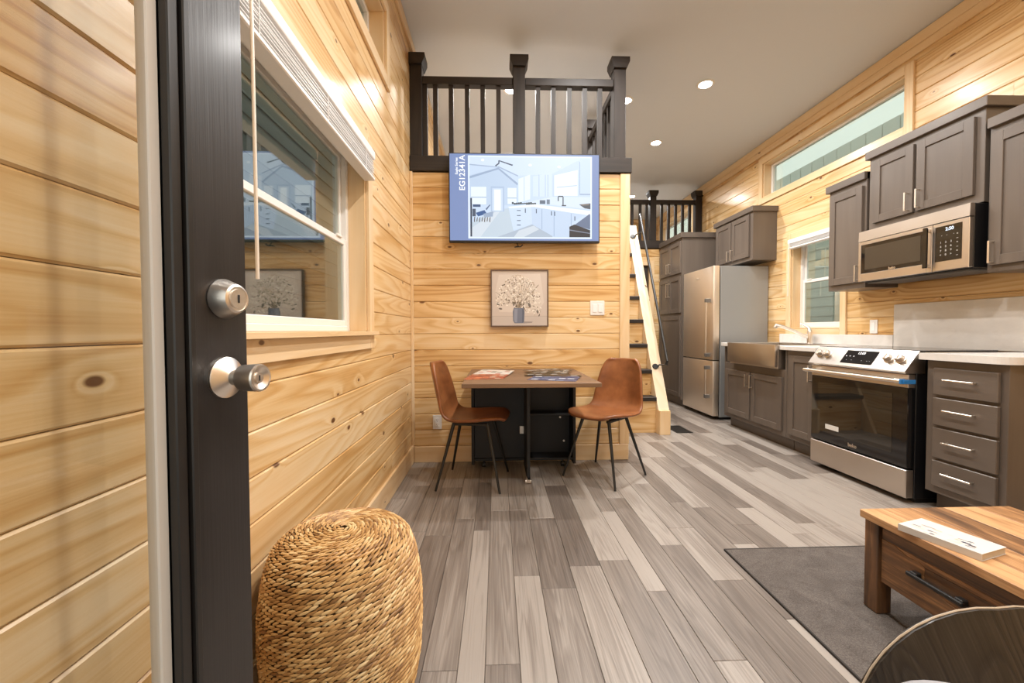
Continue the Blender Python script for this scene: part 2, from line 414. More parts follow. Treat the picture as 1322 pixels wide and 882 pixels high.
# ceiling (very slightly sloped)
b = MB(); t_ = .06
b.prism([(XL-.14, ceil_z(XL-.14)), (XR+.14, ceil_z(XR+.14)), (XR+.14, ceil_z(XR+.14)+t_), (XL-.14, ceil_z(XL-.14)+t_)], YE-.14, YB+.1, 'y')
struct(b.build('ceiling', paint('ceiling_paint', (.66, .70, .755))), 'flat grey painted ceiling')

# ------------------------------------------------------------------ floor of random width planks
b = MB(); b.box(XL-.14, XR+.14, YE-.14, YB+.1, -.06, -.006)
fl = struct(b.build('floor', plain('subfloor', (.08, .07, .06), .9)), 'grey weathered wood plank floor')
def floor_planks():
    rg = random.Random(21); pcs = []; x = XL
    while x < XR:
        w = rg.choice([.085, .11, .11, .14]); x1 = min(x+w, XR)
        y = YE-rg.uniform(0, .9)
        while y < YB:
            L = rg.choice([.45, .7, .95, 1.2])*rg.uniform(.9, 1.1); y0, y1 = max(y, YE), min(y+L, YB); y += L
            if y1-y0 < .01: continue
            if x < XT-.1 and y0 > YTV+.1: continue            # inside the closed partition
            if x > 2.72 and y0 > 2.0: continue                 # under the kitchen units
            pcs.append((x, x1, y0, y1, rg.random(), rg.random(), rg.random()))
        x = x1
    def key(p):
        xc, yc = (p[0]+p[1])/2, (p[2]+p[3])/2
        vis = 0 if (yc > .55 and abs(xc) < yc*1.35+.2) else 50
        return vis+yc
    pcs.sort(key=key); b2 = MB()
    for i, (x0, x1, y0, y1, r, g, s) in enumerate(pcs):
        s = .5+(s-.5)*.9 if g > .18 else .02+.12*s
        tgt = MB() if i < 290 else b2; g_ = .0007; c = .0012
        n = len(tgt.v)
        tgt.v += [(x0+g_, y0+g_, -.006), (x1-g_, y0+g_, -.006), (x1-g_, y1-g_, -.006), (x0+g_, y1-g_, -.006),
                  (x0+g_, y0+g_, -c), (x1-g_, y0+g_, -c), (x1-g_, y1-g_, -c), (x0+g_, y1-g_, -c),
                  (x0+g_+c, y0+g_+c, 0), (x1-g_-c, y0+g_+c, 0), (x1-g_-c, y1-g_-c, 0), (x0+g_+c, y1-g_-c, 0)]
        for q in ((0, 1, 5, 4), (1, 2, 6, 5), (2, 3, 7, 6), (3, 0, 4, 7), (4, 5, 9, 8), (5, 6, 10, 9), (6, 7, 11, 10), (7, 4, 8, 11), (8, 9, 10, 11)):
            tgt.f.append(tuple(n+k for k in q)); tgt.r.append((r, g, s))
        if i < 290: tgt.build('plank', floormat(), fl, fix=False)
    if b2.v:
        o = b2.build('plank_field', floormat(), fl, fix=False); o['kind'] = 'stuff'
floor_planks()

# ------------------------------------------------------------------ trims and baseboards
TN = [0]
def trim(x0, x1, y0, y1, z0, z1, ax, label=None, mat=None, bev=.003):
    TN[0] += 1; m = MB().bbox(x0, x1, y0, y1, z0, z1, bev)
    return struct(m.build('trim_%d' % TN[0], mat or ptrim(ax)), label)
struct(MB().bbox(XL, XL+.016, YE, YTV-.001, 0, .14, .003).build('baseboard_left', ptrim('y')), 'pine baseboard along the long wall')
struct(MB().bbox(XL+.018, XT, YTV-.014, YTV, 0, .128, .003).build('baseboard_partition', ptrim('x')), 'pine baseboard under the television wall')
trim(XL, XL+.022, YTV-.022, YTV, .14, ZT-.005, 'z', 'slim pine corner strip beside the television wall')
trim(XT-.075, XT+.004, YTV-.014, YTV+.018, .128, ZT-.005, 'z', 'pine end board of the television wall')
trim(XL, XL+.022, YE, YB-.02, 3.272, 3.352, 'y', 'pine strip under the ceiling of the long wall')
trim(XR-.022, XR, YE, YB-.02, 3.185, 3.266, 'y', 'pine strip under the ceiling of the kitchen wall')
trim(XR-.016, XR, YE, YB-.02, 3.12, 3.185, 'y', 'pine frieze board below the kitchen ceiling strip')
trim(1.0, XR-.02, YB-.034, YB-.014, 3.22, 3.275, 'x', 'pine strip on the far wall')

# ------------------------------------------------------------------ windows
PANE = None
def window(idx, side, hole, label, hung=True, stool=False, casing=.07, split=None):
    """side -1: wall_left, +1: wall_right; real frame, sashes, panes, casings"""
    y0, y1, z0, z1 = hole; xf = XL if side < 0 else XR; s = side
    w = sempty('window_%d' % idx, (xf, (y0+y1)/2, z0), label)
    def X(d): return xf+s*d                        # depth d into the wall
    def bx(name, d0, d1, a, c, e, g, mat, parent=w, bev=.002):
        return MB().bbox(min(X(d0), X(d1)), max(X(d0), X(d1)), a, c, e, g, bev).build(name, mat, parent)
    # casings proud of the wall
    c = casing
    bx('casing', -.018, 0, y0-c, y0, z0-c, z1+c, ptrim('z')); bx('casing', -.018, 0, y1, y1+c, z0-c, z1+c, ptrim('z'))
    bx('casing', -.018, 0, y0, y1, z1, z1+c, ptrim('y'))
    bx('casing', -.018, 0, y0, y1, z0-c, z0, ptrim('y'))
    if stool: bx('stool', -.045, .09, y0-c, y1+c-.005, z0, z0+.02, ptrim('y'))
    # jambs lining the opening
    bx('jamb', 0, .135, y0, y0+.012, z0+.001, z1, ptrim('z')); bx('jamb', 0, .135, y1-.012, y1, z0+.001, z1, ptrim('z'))
    bx('jamb', 0, .135, y0+.012, y1-.012, z1-.012, z1, ptrim('y')); bx('jamb', 0, .135, y0+.012, y1-.012, z0+.002, z0+.012, ptrim('y')) if not stool else None
    a, c2, e, g = y0+.012, y1-.012, z0+(.02 if stool else .012), z1-.012; fw = .028
    fr = MB(); fr.bbox(min(X(.085), X(.135)), max(X(.085), X(.135)), a, a+fw, e, g, .003)
    for q in ((c2-fw, c2, e, g), (a+fw, c2-fw, g-fw, g), (a+fw, c2-fw, e, e+fw)):
        fr.bbox(min(X(.085), X(.135)), max(X(.085), X(.135)), *q, .003)
    fr.build('frame', white_v(), w)
    gls = glass()
    def sash(d, zlo, zhi, sw=.03):
        f = MB(); xa, xb = sorted((X(d), X(d+.022)))
        ya, yb = a+fw, c2-fw
        for q in ((ya, ya+sw, zlo, zhi), (yb-sw, yb, zlo, zhi), (ya+sw, yb-sw, zhi-sw, zhi), (ya+sw, yb-sw, zlo, zlo+sw)): f.bbox(xa, xb, *q, .003)
        so = f.build('sash', white_v(), w)
        MB().box(*sorted((X(d+.009), X(d+.013))), ya+sw-.004, yb-sw+.004, zlo+sw-.004, zhi-sw+.004).build('pane', gls, so)
        return so
    if hung:
        zm = split or (e+g)/2
        sash(.110, zm-.016, g-fw+.002, .026); lo = sash(.088, e+fw-.002, zm+.016)
        MB().bbox(min(X(.080), X(.092)), max(X(.080), X(.092)), c2-.16, c2-.10, zm+.012, zm+.024, .002).build('sash_lock', white_v(), lo)
    else:
        MB().box(*sorted((X(.108), X(.112))), a+fw-.004, c2-fw+.004, e+fw-.004, g-fw+.004).build('pane', gls, w)
    return w
window(1, -1, WIN_L, 'white double hung window in the long pine wall', stool=True, split=1.50)
window(2, -1, TRN_L, 'high narrow transom window above the blind', hung=False)
window(3, 1, TRN_R, 'long transom window above the kitchen wall cabinets', hung=False)
window(5, 1, TRN_F, 'transom window in the far loft behind the railing', hung=False)
window(4, 1, WIN_R, 'small double hung window above the sink', split=1.56, casing=.065)

def blind(side, y0, y1, ztop, stack, label, wand_y, wand_len, nslat, xoff, tilt=0.):
    xf = XL if side < 0 else XR; s = side
    bl = thing('window_blind', (xf-s*xoff, (y0+y1)/2, ztop-stack), label, 'blind')
    mw = plain('blind_white', (.83, .81, .79), .35)
    xa, xb = sorted((xf-s*(xoff-.03), xf-s*(xoff+.03)))
    MB().bbox(xa, xb, y0, y1, ztop-.045, ztop, .006, 2).build('headrail', mw, bl)
    n = nslat; zs = ztop-.05; ze = ztop-stack+.022; dz = (zs-ze)/n
    for k in range(n):
        z = zs-dz*(k+.5); r = MB(); xm = (xa+xb)/2
        j = random.uniform(-.002, .002)
        for q in range(4):                       # shallow curved slat
            u0, u1 = -.024+.012*q, -.012+.012*q
            f0, f1 = .0025*(1-(u0/.024)**2), .0025*(1-(u1/.024)**2)
            r.prism([(xm+u0+j, z+f0), (xm+u1+j, z+f1), (xm+u1+j, z+f1+.0022), (xm+u0+j, z+f0+.0022)], y0+.004, y1-.004, 'y')
        r.build('slat', mw, bl)
    MB().bbox(xa+.002, xb-.002, y0+.003, y1-.003, ztop-stack, ztop-stack+.018, .004).build('bottom_rail', mw, bl)
    for f in (.12, .5, .88):
        yy = y0+(y1-y0)*f
        MB().tube([(xf-s*(xoff+.027), yy, ztop-.04), (xf-s*(xoff+.0285), yy, ztop-stack*.6), (xf-s*(xoff+.0275), yy, ztop-stack+.01)], .0014, 6).build('ladder_cord', mw, bl)
    xw = xf-s*(xoff+.045)
    MB().cyl((xf-s*(xoff+.031), wand_y, ztop-.03), (xw, wand_y, ztop-.05), .0028, n=8).build('wand_hook', mw, bl)
    MB().tube([(xw, wand_y, ztop-.05), (xw, wand_y+.004, ztop-.05-wand_len*.5), (xw, wand_y+.006, ztop-.05-wand_len)], .0045, 10).build('wand', plain('wand_ivory', (.80, .72, .62), .3), bl)
    return bl
blind(-1, 1.0, 2.185, 1.975, .15, 'white slatted blind drawn up over the long wall window', 1.075, .74, 7, .028)
blind(1, 3.725, 4.345, 2.01, .10, 'short white slatted blind drawn up over the sink window', 4.30, .55, 6, .035)

# ------------------------------------------------------------------ outside the windows: neighbouring show homes in the hall
def neighbour(name, x, sgn, y0, y1, ztop, label, mat, bands):
    t = thing(name, (x, (y0+y1)/2, 0), label, 'building')
    MB().box(x-sgn*.12, x-sgn*.02, y0, y1, 0, ztop).build('wall_core', mat, t)
    z = 0.; p = .16
    while z < ztop-bands-.02:
        z1 = min(z+p, ztop-bands); d = MB()
        d.prism([(x-sgn*.02, z), (x, z), (x-sgn*.012, z1), (x-sgn*.02, z1)], y0, y1, 'y'); d.build('siding_board', mat, t); z += p
    if bands:
        yy = y0
        while yy < y1-.05:
            MB().bbox(min(x-sgn*.02, x+sgn*.004), max(x-sgn*.02, x+sgn*.004), yy+.006, min(yy+.26, y1)-.006, ztop-bands+.01, ztop, .004).build('frieze_panel', mat, t); yy += .26
    return t
neighbour('neighbor_home', 5.4, -1, 1.0, 11.5, 3.93, 'pale green neighbouring home with lap siding seen through the kitchen windows', plain('siding_pale', (.66, .70, .65), .6), .30)
neighbour('neighbor_home', -2.1, 1, -1.5, 8.0, 5.6, 'dark green neighbouring home with lap siding, raised to block hall light outside the blind window', plain('siding_dark', (.05, .075, .065), .6), 0)  # height and darkness shaped to block hall light behind the left window
b = MB(); b.box(-9, 12, -6, 14, -.30, -.20); struct(b.build('floor_hall', plain('hall_floor', (.20, .20, .20), .7)), 'concrete hall floor outside')

# ------------------------------------------------------------------ lofts
def loft_floor(name, x0, x1, y0, y1, label):
    struct(MB().box(x0, x1, y0, y1, ZT, ZT+.10).build(name, plain('loft_deck', (.35, .30, .25), .6)), label)
loft_floor('floor_loft', XL, XT-.02, YTV+.06, YLOFT+.055, 'deck of the loft above the television wall')
loft_floor('floor_loft_far', XL, XR, YLOFT+.06, YB-.02, 'deck of the far loft')
def post(rail, x, y, ztop, zbot=ZT+.115, w=.095):
    h = w/2; p = MB().bbox(x-h, x+h, y-h, y+h, zbot, ztop-.05, .003).build('post', espresso('z'), rail)
    q = MB(); q.prism([(x-h-.004, ztop-.085), (x+h+.004, ztop-.085), (x+h+.026, ztop-.035), (x+h+.026, ztop), (x-h-.026, ztop), (x-h-.026, ztop-.035)], y-h-.022, y+h+.022, 'y')
    q.build('cap', espresso('x'), p); return p
def balusters(rail, pts, z0, z1, w=.036):
    for x, y in pts: MB().box(x-w/2, x+w/2, y-w/2, y+w/2, z0, z1).build('baluster', espresso('z'), rail)
def railing_front():
    y = YTV+.055
    t = thing('loft_railing', (.19, y, ZT), 'dark stained loft railing with square balusters above the television', 'railing')
    MB().bbox(XL+.003, XT+.016, YTV-.022, YTV+.075, ZT, ZT+.118, .004).build('skirt_board', espresso('x'), t)
    for x in (-.632, .182, .99): post(t, x, y, 3.225)
    for a, c in ((-.584, .134), (.23, .942)):
        MB().bbox(a, c, y-.035, y+.035, 3.005, 3.065, .004).build('top_rail', espresso('x'), t)
    xs = [-.484, -.36, -.232, -.108, .018, .335, .46, .588, .713, .836]
    balusters(t, [(x, y) for x in xs]+[(-.566, y)], ZT+.118, 3.005)
    # return along the stair opening
    MB().bbox(XT-.10, XT+.016, YTV+.076, 5.1, ZT+.1, ZT+.118, .003).build('skirt_board', espresso('y'), t)
    post(t, .99, 4.36, 3.225)
    MB().bbox(.955, 1.025, y+.048, 4.312, 3.005, 3.065, .004).build('top_rail', espresso('y'), t)
    n = 7
    balusters(t, [(.99, y+.048+(4.312-y-.048)*(k+1)/(n+1)) for k in range(n)], ZT+.118, 3.005)
railing_front()
def railing_far():
    y = YLOFT+.03
    t = thing('loft_railing', (2.3, y, ZT), 'dark stained railing of the far loft above the pantry cabinet', 'railing')
    MB().bbox(1.0, XR-.004, YLOFT-.03, YLOFT+.07, ZT+.004, ZT+.12, .004).build('skirt_board', espresso('x'), t)
    for x in (2.40, 3.11): post(t, x, y, 3.19)
    for a, c in ((1.0, 2.352), (2.448, 3.062)): MB().bbox(a, c, y-.035, y+.035, 2.995, 3.055, .004).build('top_rail', espresso('x'), t)
    balusters(t, [(x, y) for x in (1.05, 1.18, 1.31, 1.44, 1.57, 1.70, 1.83, 1.96, 2.085, 2.21, 2.31, 2.545, 2.655, 2.765, 2.875, 2.985)], ZT+.12, 2.995)
railing_far()
# glazed door under the far loft
d2 = sempty('door_2', (1.98, YLOFT, 0), 'pine framed glazed door under the far loft')
for a, c in ((1.545, 1.62), (2.345, 2.42)): MB().bbox(a, c, YLOFT-.018, YLOFT, 0, 2.12, .003).build('casing', ptrim('z'), d2)
MB().bbox(1.62, 2.345, YLOFT-.018, YLOFT, 2.05, 2.12, .003).build('casing', ptrim('x'), d2)
fr = MB()
for q in ((1.63, 1.72, .01, 2.04), (2.25, 2.335, .01, 2.04), (1.72, 2.25, 1.93, 2.04), (1.72, 2.25, .01, .22)): fr.bbox(q[0], q[1], YLOFT+.03, YLOFT+.07, q[2], q[3], .003)
fr.build('leaf_frame', espresso('z'), d2)
MB().box(1.715, 2.255, YLOFT+.045, YLOFT+.055, .215, 1.935).build('pane', plain('mirror_glass', (.42, .40, .40), .05, 1.), d2)

# ------------------------------------------------------------------ loft stair
def stair():
    t = thing('loft_stair', (1.36, 4.1, 0), 'steep pine stair with dark treads beside the partition', 'stairs')
    sl = 2.047; Y = lambda z: 4.107+(z-.242)/sl
    zs = [.10+.2685*k for k in range(1, 8)]
    top = ZT+.05
    # pine block at the foot and the sloping stringer board
    MB().bbox(1.625, 1.735, 4.07, 4.22, 0, .245, .003).build('newel_block', ptrim('z'), t)
    s = MB(); d = .05/math.cos(math.atan(1/sl)); y0, y1 = Y(.245), Y(top)
    s.prism([(y0, .245), (y0+.13, .245), (y1+.13, top), (y1, top)], 1.625, 1.735, 'x')
    s.build('stringer', wood('pine_pale', 'z', [(0., (.84, .72, .56)), (.5, (.76, .61, .42)), (1., (.55, .38, .21))], rings=4, grain=.3, tone=.1, knotamt=.5), t)
    s = MB(); s.prism([(Y(.0)+.03, 0.), (Y(.0)+.16, 0.), (y1+.13, top), (y1, top)], 1.07, 1.10, 'x'); s.build('stringer', ptrim('z'), t)
    prev = 0.
    for k, z in enumerate(zs):
        yk = Y(z)-.02
        MB().bbox(1.10, 1.625, max(yk, 4.085), yk+.215, z-.04, z, .004).build('tread', espresso('x'), t)
        yr = max(yk+.03, 4.10)
        MB().box(1.10, 1.625, yr, yr+.016, prev, z-.04).build('riser', pine('x'), t)
        prev = z
    hr = MB(); A = Vector((1.738, 4.17, .735)); Bv = Vector((1.738, 4.99, 2.42))
    hr.tube([A+Vector((0, .03, -.03)), A, Bv, Bv+Vector((0, .03, .04))], .014, 10)
    h = hr.build('handrail', black_m(), t, smooth=True)
    for f in (.02, .93):
        p = A.lerp(Bv, f); zz = p.z-.10; q = Vector((1.70, Y(zz)-.001, zz))
        MB().tube([p, p+Vector((0, -.01, -.07)), q+Vector((0, -.03, .02)), q], .008, 8).build('bracket', black_m(), h, smooth=True)
        nrm = Vector((0, -1, 1/sl)).normalized()
        MB().cyl(q+Vector((-.03, -.0, 0)), q+Vector((-.03, -.0, 0))+nrm*.012, .032, .028, 20).build('rosette', black_m(), h, smooth=True)
stair()

# ------------------------------------------------------------------ recessed ceiling lamps (each gives its own light)
def lamp(x, y, label, power=1.):
    z = ceil_z(x)
    t = thing('recessed_light', (x, y, z), label, 'light', 'recessed lights in the ceiling')
    MB().lathe([(.058, -.001), (.078, -.001), (.078, -.004), (.060, -.009), (.052, -.004)], (x, y, z), n=28).build('trim_ring', white_v(), t, smooth=True)
    MB().lathe([(.02, -.0095), (.05, -.0095), (.051, -.0065)], (x, y, z), n=24).build('lens', plain('lamp_lens', (.9, .9, .9), .4, emit=(1, .96, .9), estr=30.), t, smooth=True)
    ld = bpy.data.lights.new('lamp_light', 'AREA'); ld.shape = 'DISK'; ld.size = .10; ld.energy = LAMP_W*power; ld.color = LAMP_COL; ld.spread = math.radians(165)
    lo = bpy.data.objects.new('lamp_light', ld); COL.objects.link(lo); lo.parent = t; lo.location = (0, 0, -.012)
def lamps():
    pre = 'small round recessed light in the grey ceiling '
    for x, y, l, p in ((1.91, 3.776, 'over the aisle beside the range', 1.15), (1.91, 4.954, 'over the aisle beside the refrigerator', 1.6), (.143, 3.99, 'above the loft behind the middle railing post', 1.),
                       (1.27, 4.09, 'above the head of the stair', 1.), (2.25, 6.9, 'above the far loft', 1.), (0., 6.2, 'above the back of the near loft', 1.)):
        lamp(x, y, pre+l, p)
    for x, y in ((1.91, 2.60), (1.91, 1.42), (1.91, .35), (.75, 2.75), (.75, 1.55), (.75, .40)): lamp(x, y, pre+'above the living area', 1.25 if x < 1 else .72)
lamps()

# ------------------------------------------------------------------ entry door, swung in against the long wall
def entry_door():
    d = sempty('door_1', (-.622, -.077, 0), 'dark full glass entry door swung open with nickel knob and deadbolt')
    d.rotation_euler = (0, 0, math.radians(79.3)); WORLD_LOC[d.name] = Vector((0, 0, 0))
    m = wood('door_paint', 'z', [(0., (.020, .017, .017)), (.5, (.014, .0115, .011)), (1., (.008, .0065, .006))], rings=9, grain=.55, knots=False, rough=.36, coat=.25, tone=.1, bump=.12)
    Wd, T, sw = .872, .042, .114
    za, zb = .012, 2.03; ga, gb = .27, 1.88
    MB().bbox(Wd-sw, Wd, 0, T, za, zb, .002).build('stile', m, d); MB().bbox(0, sw, 0, T, za, zb, .002).build('stile', m, d)
    MB().bbox(sw, Wd-sw, 0, T, za, ga, .002).build('rail', m, d); MB().bbox(sw, Wd-sw, 0, T, gb, zb, .002).build('rail', m, d)
    def ring(name, x0, x1, z0, z1, w, y0, y1, mat, step=None):
        b = MB()
        for q in ((x0, x0+w, z0, z1), (x1-w, x1, z0, z1), (x0+w, x1-w, z0, z0+w), (x0+w, x1-w, z1-w, z1)): b.bbox(q[0], q[1], y0, y1, q[2], q[3], .002)
        return b.build(name, mat, d)
    dark = plain('lite_frame_dark', (.016, .013, .011), .35)
    for y0, y1 in ((-.010, .006), (T-.006, T+.010)):
        ring('lite_moulding', sw-.002, Wd-sw+.002, ga-.002, gb+.002, .012, y0, y1, dark)
    for y0, y1 in ((-.004, .012), (T-.012, T+.004)):
        ring('lite_moulding', sw+.012, Wd-sw-.012, ga+.012, gb-.012, .018, y0, y1, dark)
    ring('glazing_bead', sw+.030, Wd-sw-.030, ga+.030, gb-.030, .018, .012, .032, plain('bead_grey', (.55, .51, .46), .45))
    MB().box(sw+.028, Wd-sw-.028, .018, .026, ga+.028, gb-.028).build('pane', glass('door_glass', (.95, .95, .93), .02), d)
    # deadbolt: tapered collar, keyed face
    nk = nickel(); s = .822; zk, zd = .972, 1.107
    db = MB().lathe([(.033, 0), (.034, .002), (.034, .004), (.0245, .026), (.021, .028), (.0205, .0265), (.0165, .0265), (.016, .029)], (s, 0, zd), (0, -1, 0), 32).build('deadbolt', nk, d, smooth=True, ang=25)
    key = MB(); key.bbox(s-.0018, s+.0018, -.0305, -.0285, zd-.007, zd+.007, .0008); key.build('keyway', black_m(), db)
    kb = MB().lathe([(.035, 0), (.0352, .004), (.033, .006), (.020, .013), (.0135, .018), (.013, .026), (.0145, .030), (.0215, .034), (.0225, .040), (.0238, .066), (.0225, .069), (.019, .069), (.010, .0635), (.0085, .0635), (.0085, .066)], (s, 0, zk), (0, -1, 0), 36).build('knob', nk, d, smooth=True, ang=25)
    key = MB(); key.bbox(s-.0014, s+.0014, -.0668, -.0655, zk-.005, zk+.005, .0006); key.build('keyway', black_m(), kb)
    MB().bbox(Wd-.0005, Wd+.001, .009, .035, zk-.03, zk+.03, .0005).build('latch_plate', nk, d)
    for z in (.25, 1.02, 1.8): MB().cyl((-.003, T+.003, z-.045), (-.003, T+.003, z+.045), .006, n=12).build('hinge', nk, d, smooth=True)
entry_door()
fr = sempty('door_3', (-.2, YE, 0), 'jambs of the entry doorway')
for a, c in ((-.672, -.662), (.225, .235)): MB().bbox(a, c, YE-.14, YE, 0, 2.07, .002).build('jamb', espresso('z'), fr)
MB().bbox(-.662, .225, YE-.14, YE, 2.05, 2.07, .002).build('jamb', espresso('x'), fr)

# ------------------------------------------------------------------ television
def television():
    x0, x1, z0, z1, yf = -.367, .802, 1.733, 2.418, 3.222
    t = thing('television', ((x0+x1)/2, yf+.03, z0), 'flat television showing a white kitchen, mounted on the plank partition', 'television')
    bm = plain('tv_black', (.012, .012, .013), .35)
    MB().bbox(x0, x1, yf, yf+.035, z0, z1, .004).build('bezel', bm, t)
    MB().bbox(x0+.2, x1-.2, yf+.035, yf+.065, z0+.08, z1-.2, .012).build('back_housing', bm, t)
    MB().bbox(x0+.42, x1-.42, yf+.065, YTV-.001, z0+.2, 2.25, .003).build('wall_bracket', black_m(), t)
    xc = (x0+x1)/2-.06
    MB().tube([(xc, yf+.02, z0), (xc+.01, yf+.016, z0-.022), (xc-.02, yf+.02, z0-.03), (xc+.03, yf+.02, z0-.026), (xc+.045, yf+.018, z0-.012)], .0045, 8).build('cable', black_m(), t, smooth=True)
    sx0, sx1, sz0, sz1 = x0+.008, x1-.008, z0+.016, z1-.008
    def to3(u, v, i):                                  # u,v in the 1175x685 screen frame
        return (sx0+(u-60)/1175*(sx1-sx0), yf-.0012-.00005*i, sz1-(v-45)/685*(sz1-sz0))
    P = []
    def R(c, a, b, d, e): P.append((srgb(*c), [(a, b), (a, e), (d, e), (d, b)]))
    def Q(c, *pts): P.append((srgb(*c), list(pts)[::-1]))
    R((120, 140, 185), 60, 45, 1235, 730)                                    # blue page
    R((225, 238, 255), 203, 58, 1180, 715); R((196, 214, 236), 215, 70, 1168, 702)
    Q((205, 221, 240), (215, 70), (1168, 70), (1060, 95), (860, 200), (590, 215), (440, 145), (215, 130))   # ceiling
    Q((186, 205, 228), (215, 215), (440, 150), (590, 280), (590, 450), (215, 450))        # gable wall
    Q((150, 170, 198), (215, 222), (440, 152), (440, 166), (215, 240)); Q((150, 170, 198), (440, 150), (594, 275), (590, 292), (440, 166))
    Q((160, 178, 204), (215, 125), (440, 145), (440, 152), (215, 134)); Q((160, 178, 204), (440, 140), (595, 212), (595, 222), (440, 150))
    Q((70, 82, 104), (445, 93), (555, 128), (550, 138), (448, 102)); Q((70, 82, 104), (415, 135), (445, 112), (448, 122), (420, 145)); R((80, 92, 112), 440, 95, 450, 118)
    Q((190, 205, 218), (215, 600), (390, 495), (530, 470), (560, 650), (870, 700), (215, 702))              # floor
    Q((206, 216, 226), (215, 640), (420, 500), (450, 500), (300, 702), (215, 702)); Q((170, 184, 200), (560, 655), (705, 600), (870, 695), (860, 702), (430, 702))
    Q((202, 212, 222), (600, 650), (720, 610), (760, 640), (640, 702), (560, 702))
    R((226, 238, 250), 225, 305, 345, 445); R((168, 186, 210), 225, 384, 345, 392)        # windows and door
    R((172, 192, 218), 380, 300, 486, 500); R((200, 216, 236), 392, 316, 474, 496); R((238, 247, 255), 408, 326, 458, 490)
    R((226, 238, 250), 512, 312, 582, 440); R((172, 190, 212), 512, 388, 582, 396)
    Q((222, 234, 248), (598, 240), (690, 205), (690, 400), (598, 430)); Q((188, 206, 228), (640, 225), (646, 223), (646, 410), (640, 412))
    Q((206, 222, 241), (712, 220), (862, 190), (862, 380), (712, 378))                      # wall cupboards
    for x in (758, 808, 828): R((164, 184, 210), x, 205, x+4, 378)
    Q((228, 239, 251), (880, 210), (1066, 165), (1066, 372), (880, 372)); Q((180, 198, 222), (900, 302), (1060, 285), (1060, 292), (900, 308)); R((190, 207, 230), 870, 205, 880, 385)
    Q((198, 216, 238), (1085, 70), (1168, 70), (1168, 355), (1085, 362)); R((160, 180, 208), 1080, 100, 1085, 362); R((140, 160, 190), 1085, 355, 1168, 362)
    Q((210, 224, 242), (600, 440), (860, 380), (1168, 380), (1168, 480), (870, 445))       # splash wall
    Q((232, 241, 251), (515, 462), (720, 440), (1168, 490), (1168, 528), (720, 462), (530, 476))   # worktop
    Q((200, 217, 238), (520, 474), (700, 462), (705, 598), (556, 648)); Q((190, 208, 231), (700, 462), (1120, 520), (1000, 600), (1000, 702), (880, 702), (705, 598))
    for x, y0_, y1_ in ((780, 478, 640), (876, 490, 695), (1012, 512, 610)): R((150, 172, 202), x, y0_, x+5, y1_)
    for y in (488, 528, 568, 604): R((70, 84, 108), 585, y, 615, y+6)
    for x, y in ((648, 475), (735, 478), (855, 495), (880, 498), (1040, 535)): R((66, 80, 104), x, y, x+7, y+34)
    for i in range(12): R((48, 62, 72), 545+i*16, 424+(i*7) % 9, 560+i*16, 440+(i*5) % 6)
    R((90, 104, 122), 765, 408, 810, 438); R((110, 124, 142), 820, 402, 845, 440)
    R((40, 48, 60), 946, 380, 954, 450); R((40, 48, 60), 940, 445, 974, 454); R((40, 48, 60), 912, 372, 950, 381); R((40, 48, 60), 908, 378, 916, 414)
    Q((70, 78, 88), (1078, 440), (1168, 430), (1168, 478), (1120, 470)); Q((130, 120, 112), (1090, 440), (1165, 434), (1150, 446), (1100, 448))
    Q((96, 112, 140), (1040, 605), (1160, 515), (1166, 520), (1166, 640)); Q((30, 30, 38), (1000, 618), (1040, 600), (1166, 645), (1166, 702), (1000, 702)); Q((120, 130, 150), (1000, 640), (1166, 668), (1166, 674), (1000, 648))
    R((44, 58, 78), 220, 395, 233, 700); R((60, 84, 120), 240, 445, 300, 465); Q((50, 88, 140), (262, 512), (330, 490), (350, 520), (280, 540)); Q((150, 168, 192), (320, 520), (400, 500), (395, 540), (330, 548))
    for i in range(7): Q((92, 84, 84), (250+i*20, 545+(i*11) % 12), (258+i*20, 542), (254+i*20, 588-(i*7) % 14), (247+i*20, 580))
    R((70, 84, 104), 236, 480, 262, 540); Q((92, 110, 140), (340, 480), (372, 445), (376, 452), (346, 492))
    for x, y in ((318, 95), (690, 132), (918, 144)): Q((240, 248, 255), (x-14, y), (x-8, y+10), (x+8, y+10), (x+14, y), (x+8, y-10), (x-8, y-10))
    poly_print(P, to3, 'screen', printed('screen_print', SCREEN), t)
    M = Matrix.Translation(to3(160, 200, 200)) @ Matrix.Rotation(math.radians(90), 4, 'X') @ Matrix.Rotation(math.radians(90), 4, 'Z')
    wm = plain('screen_white', (.02, .02, .02), .4, emit=(.92, .95, 1), estr=SCREEN)
    text_mesh('lettering', 'EG12341A', .061, M, wm, t, .0002)
    M = Matrix.Translation(to3(115, 147, 200)) @ Matrix.Rotation(math.radians(90), 4, 'X') @ Matrix.Rotation(math.radians(90), 4, 'Z')
    text_mesh('lettering', 'Eagle Series', .027, M, wm, t, .0002)
television()

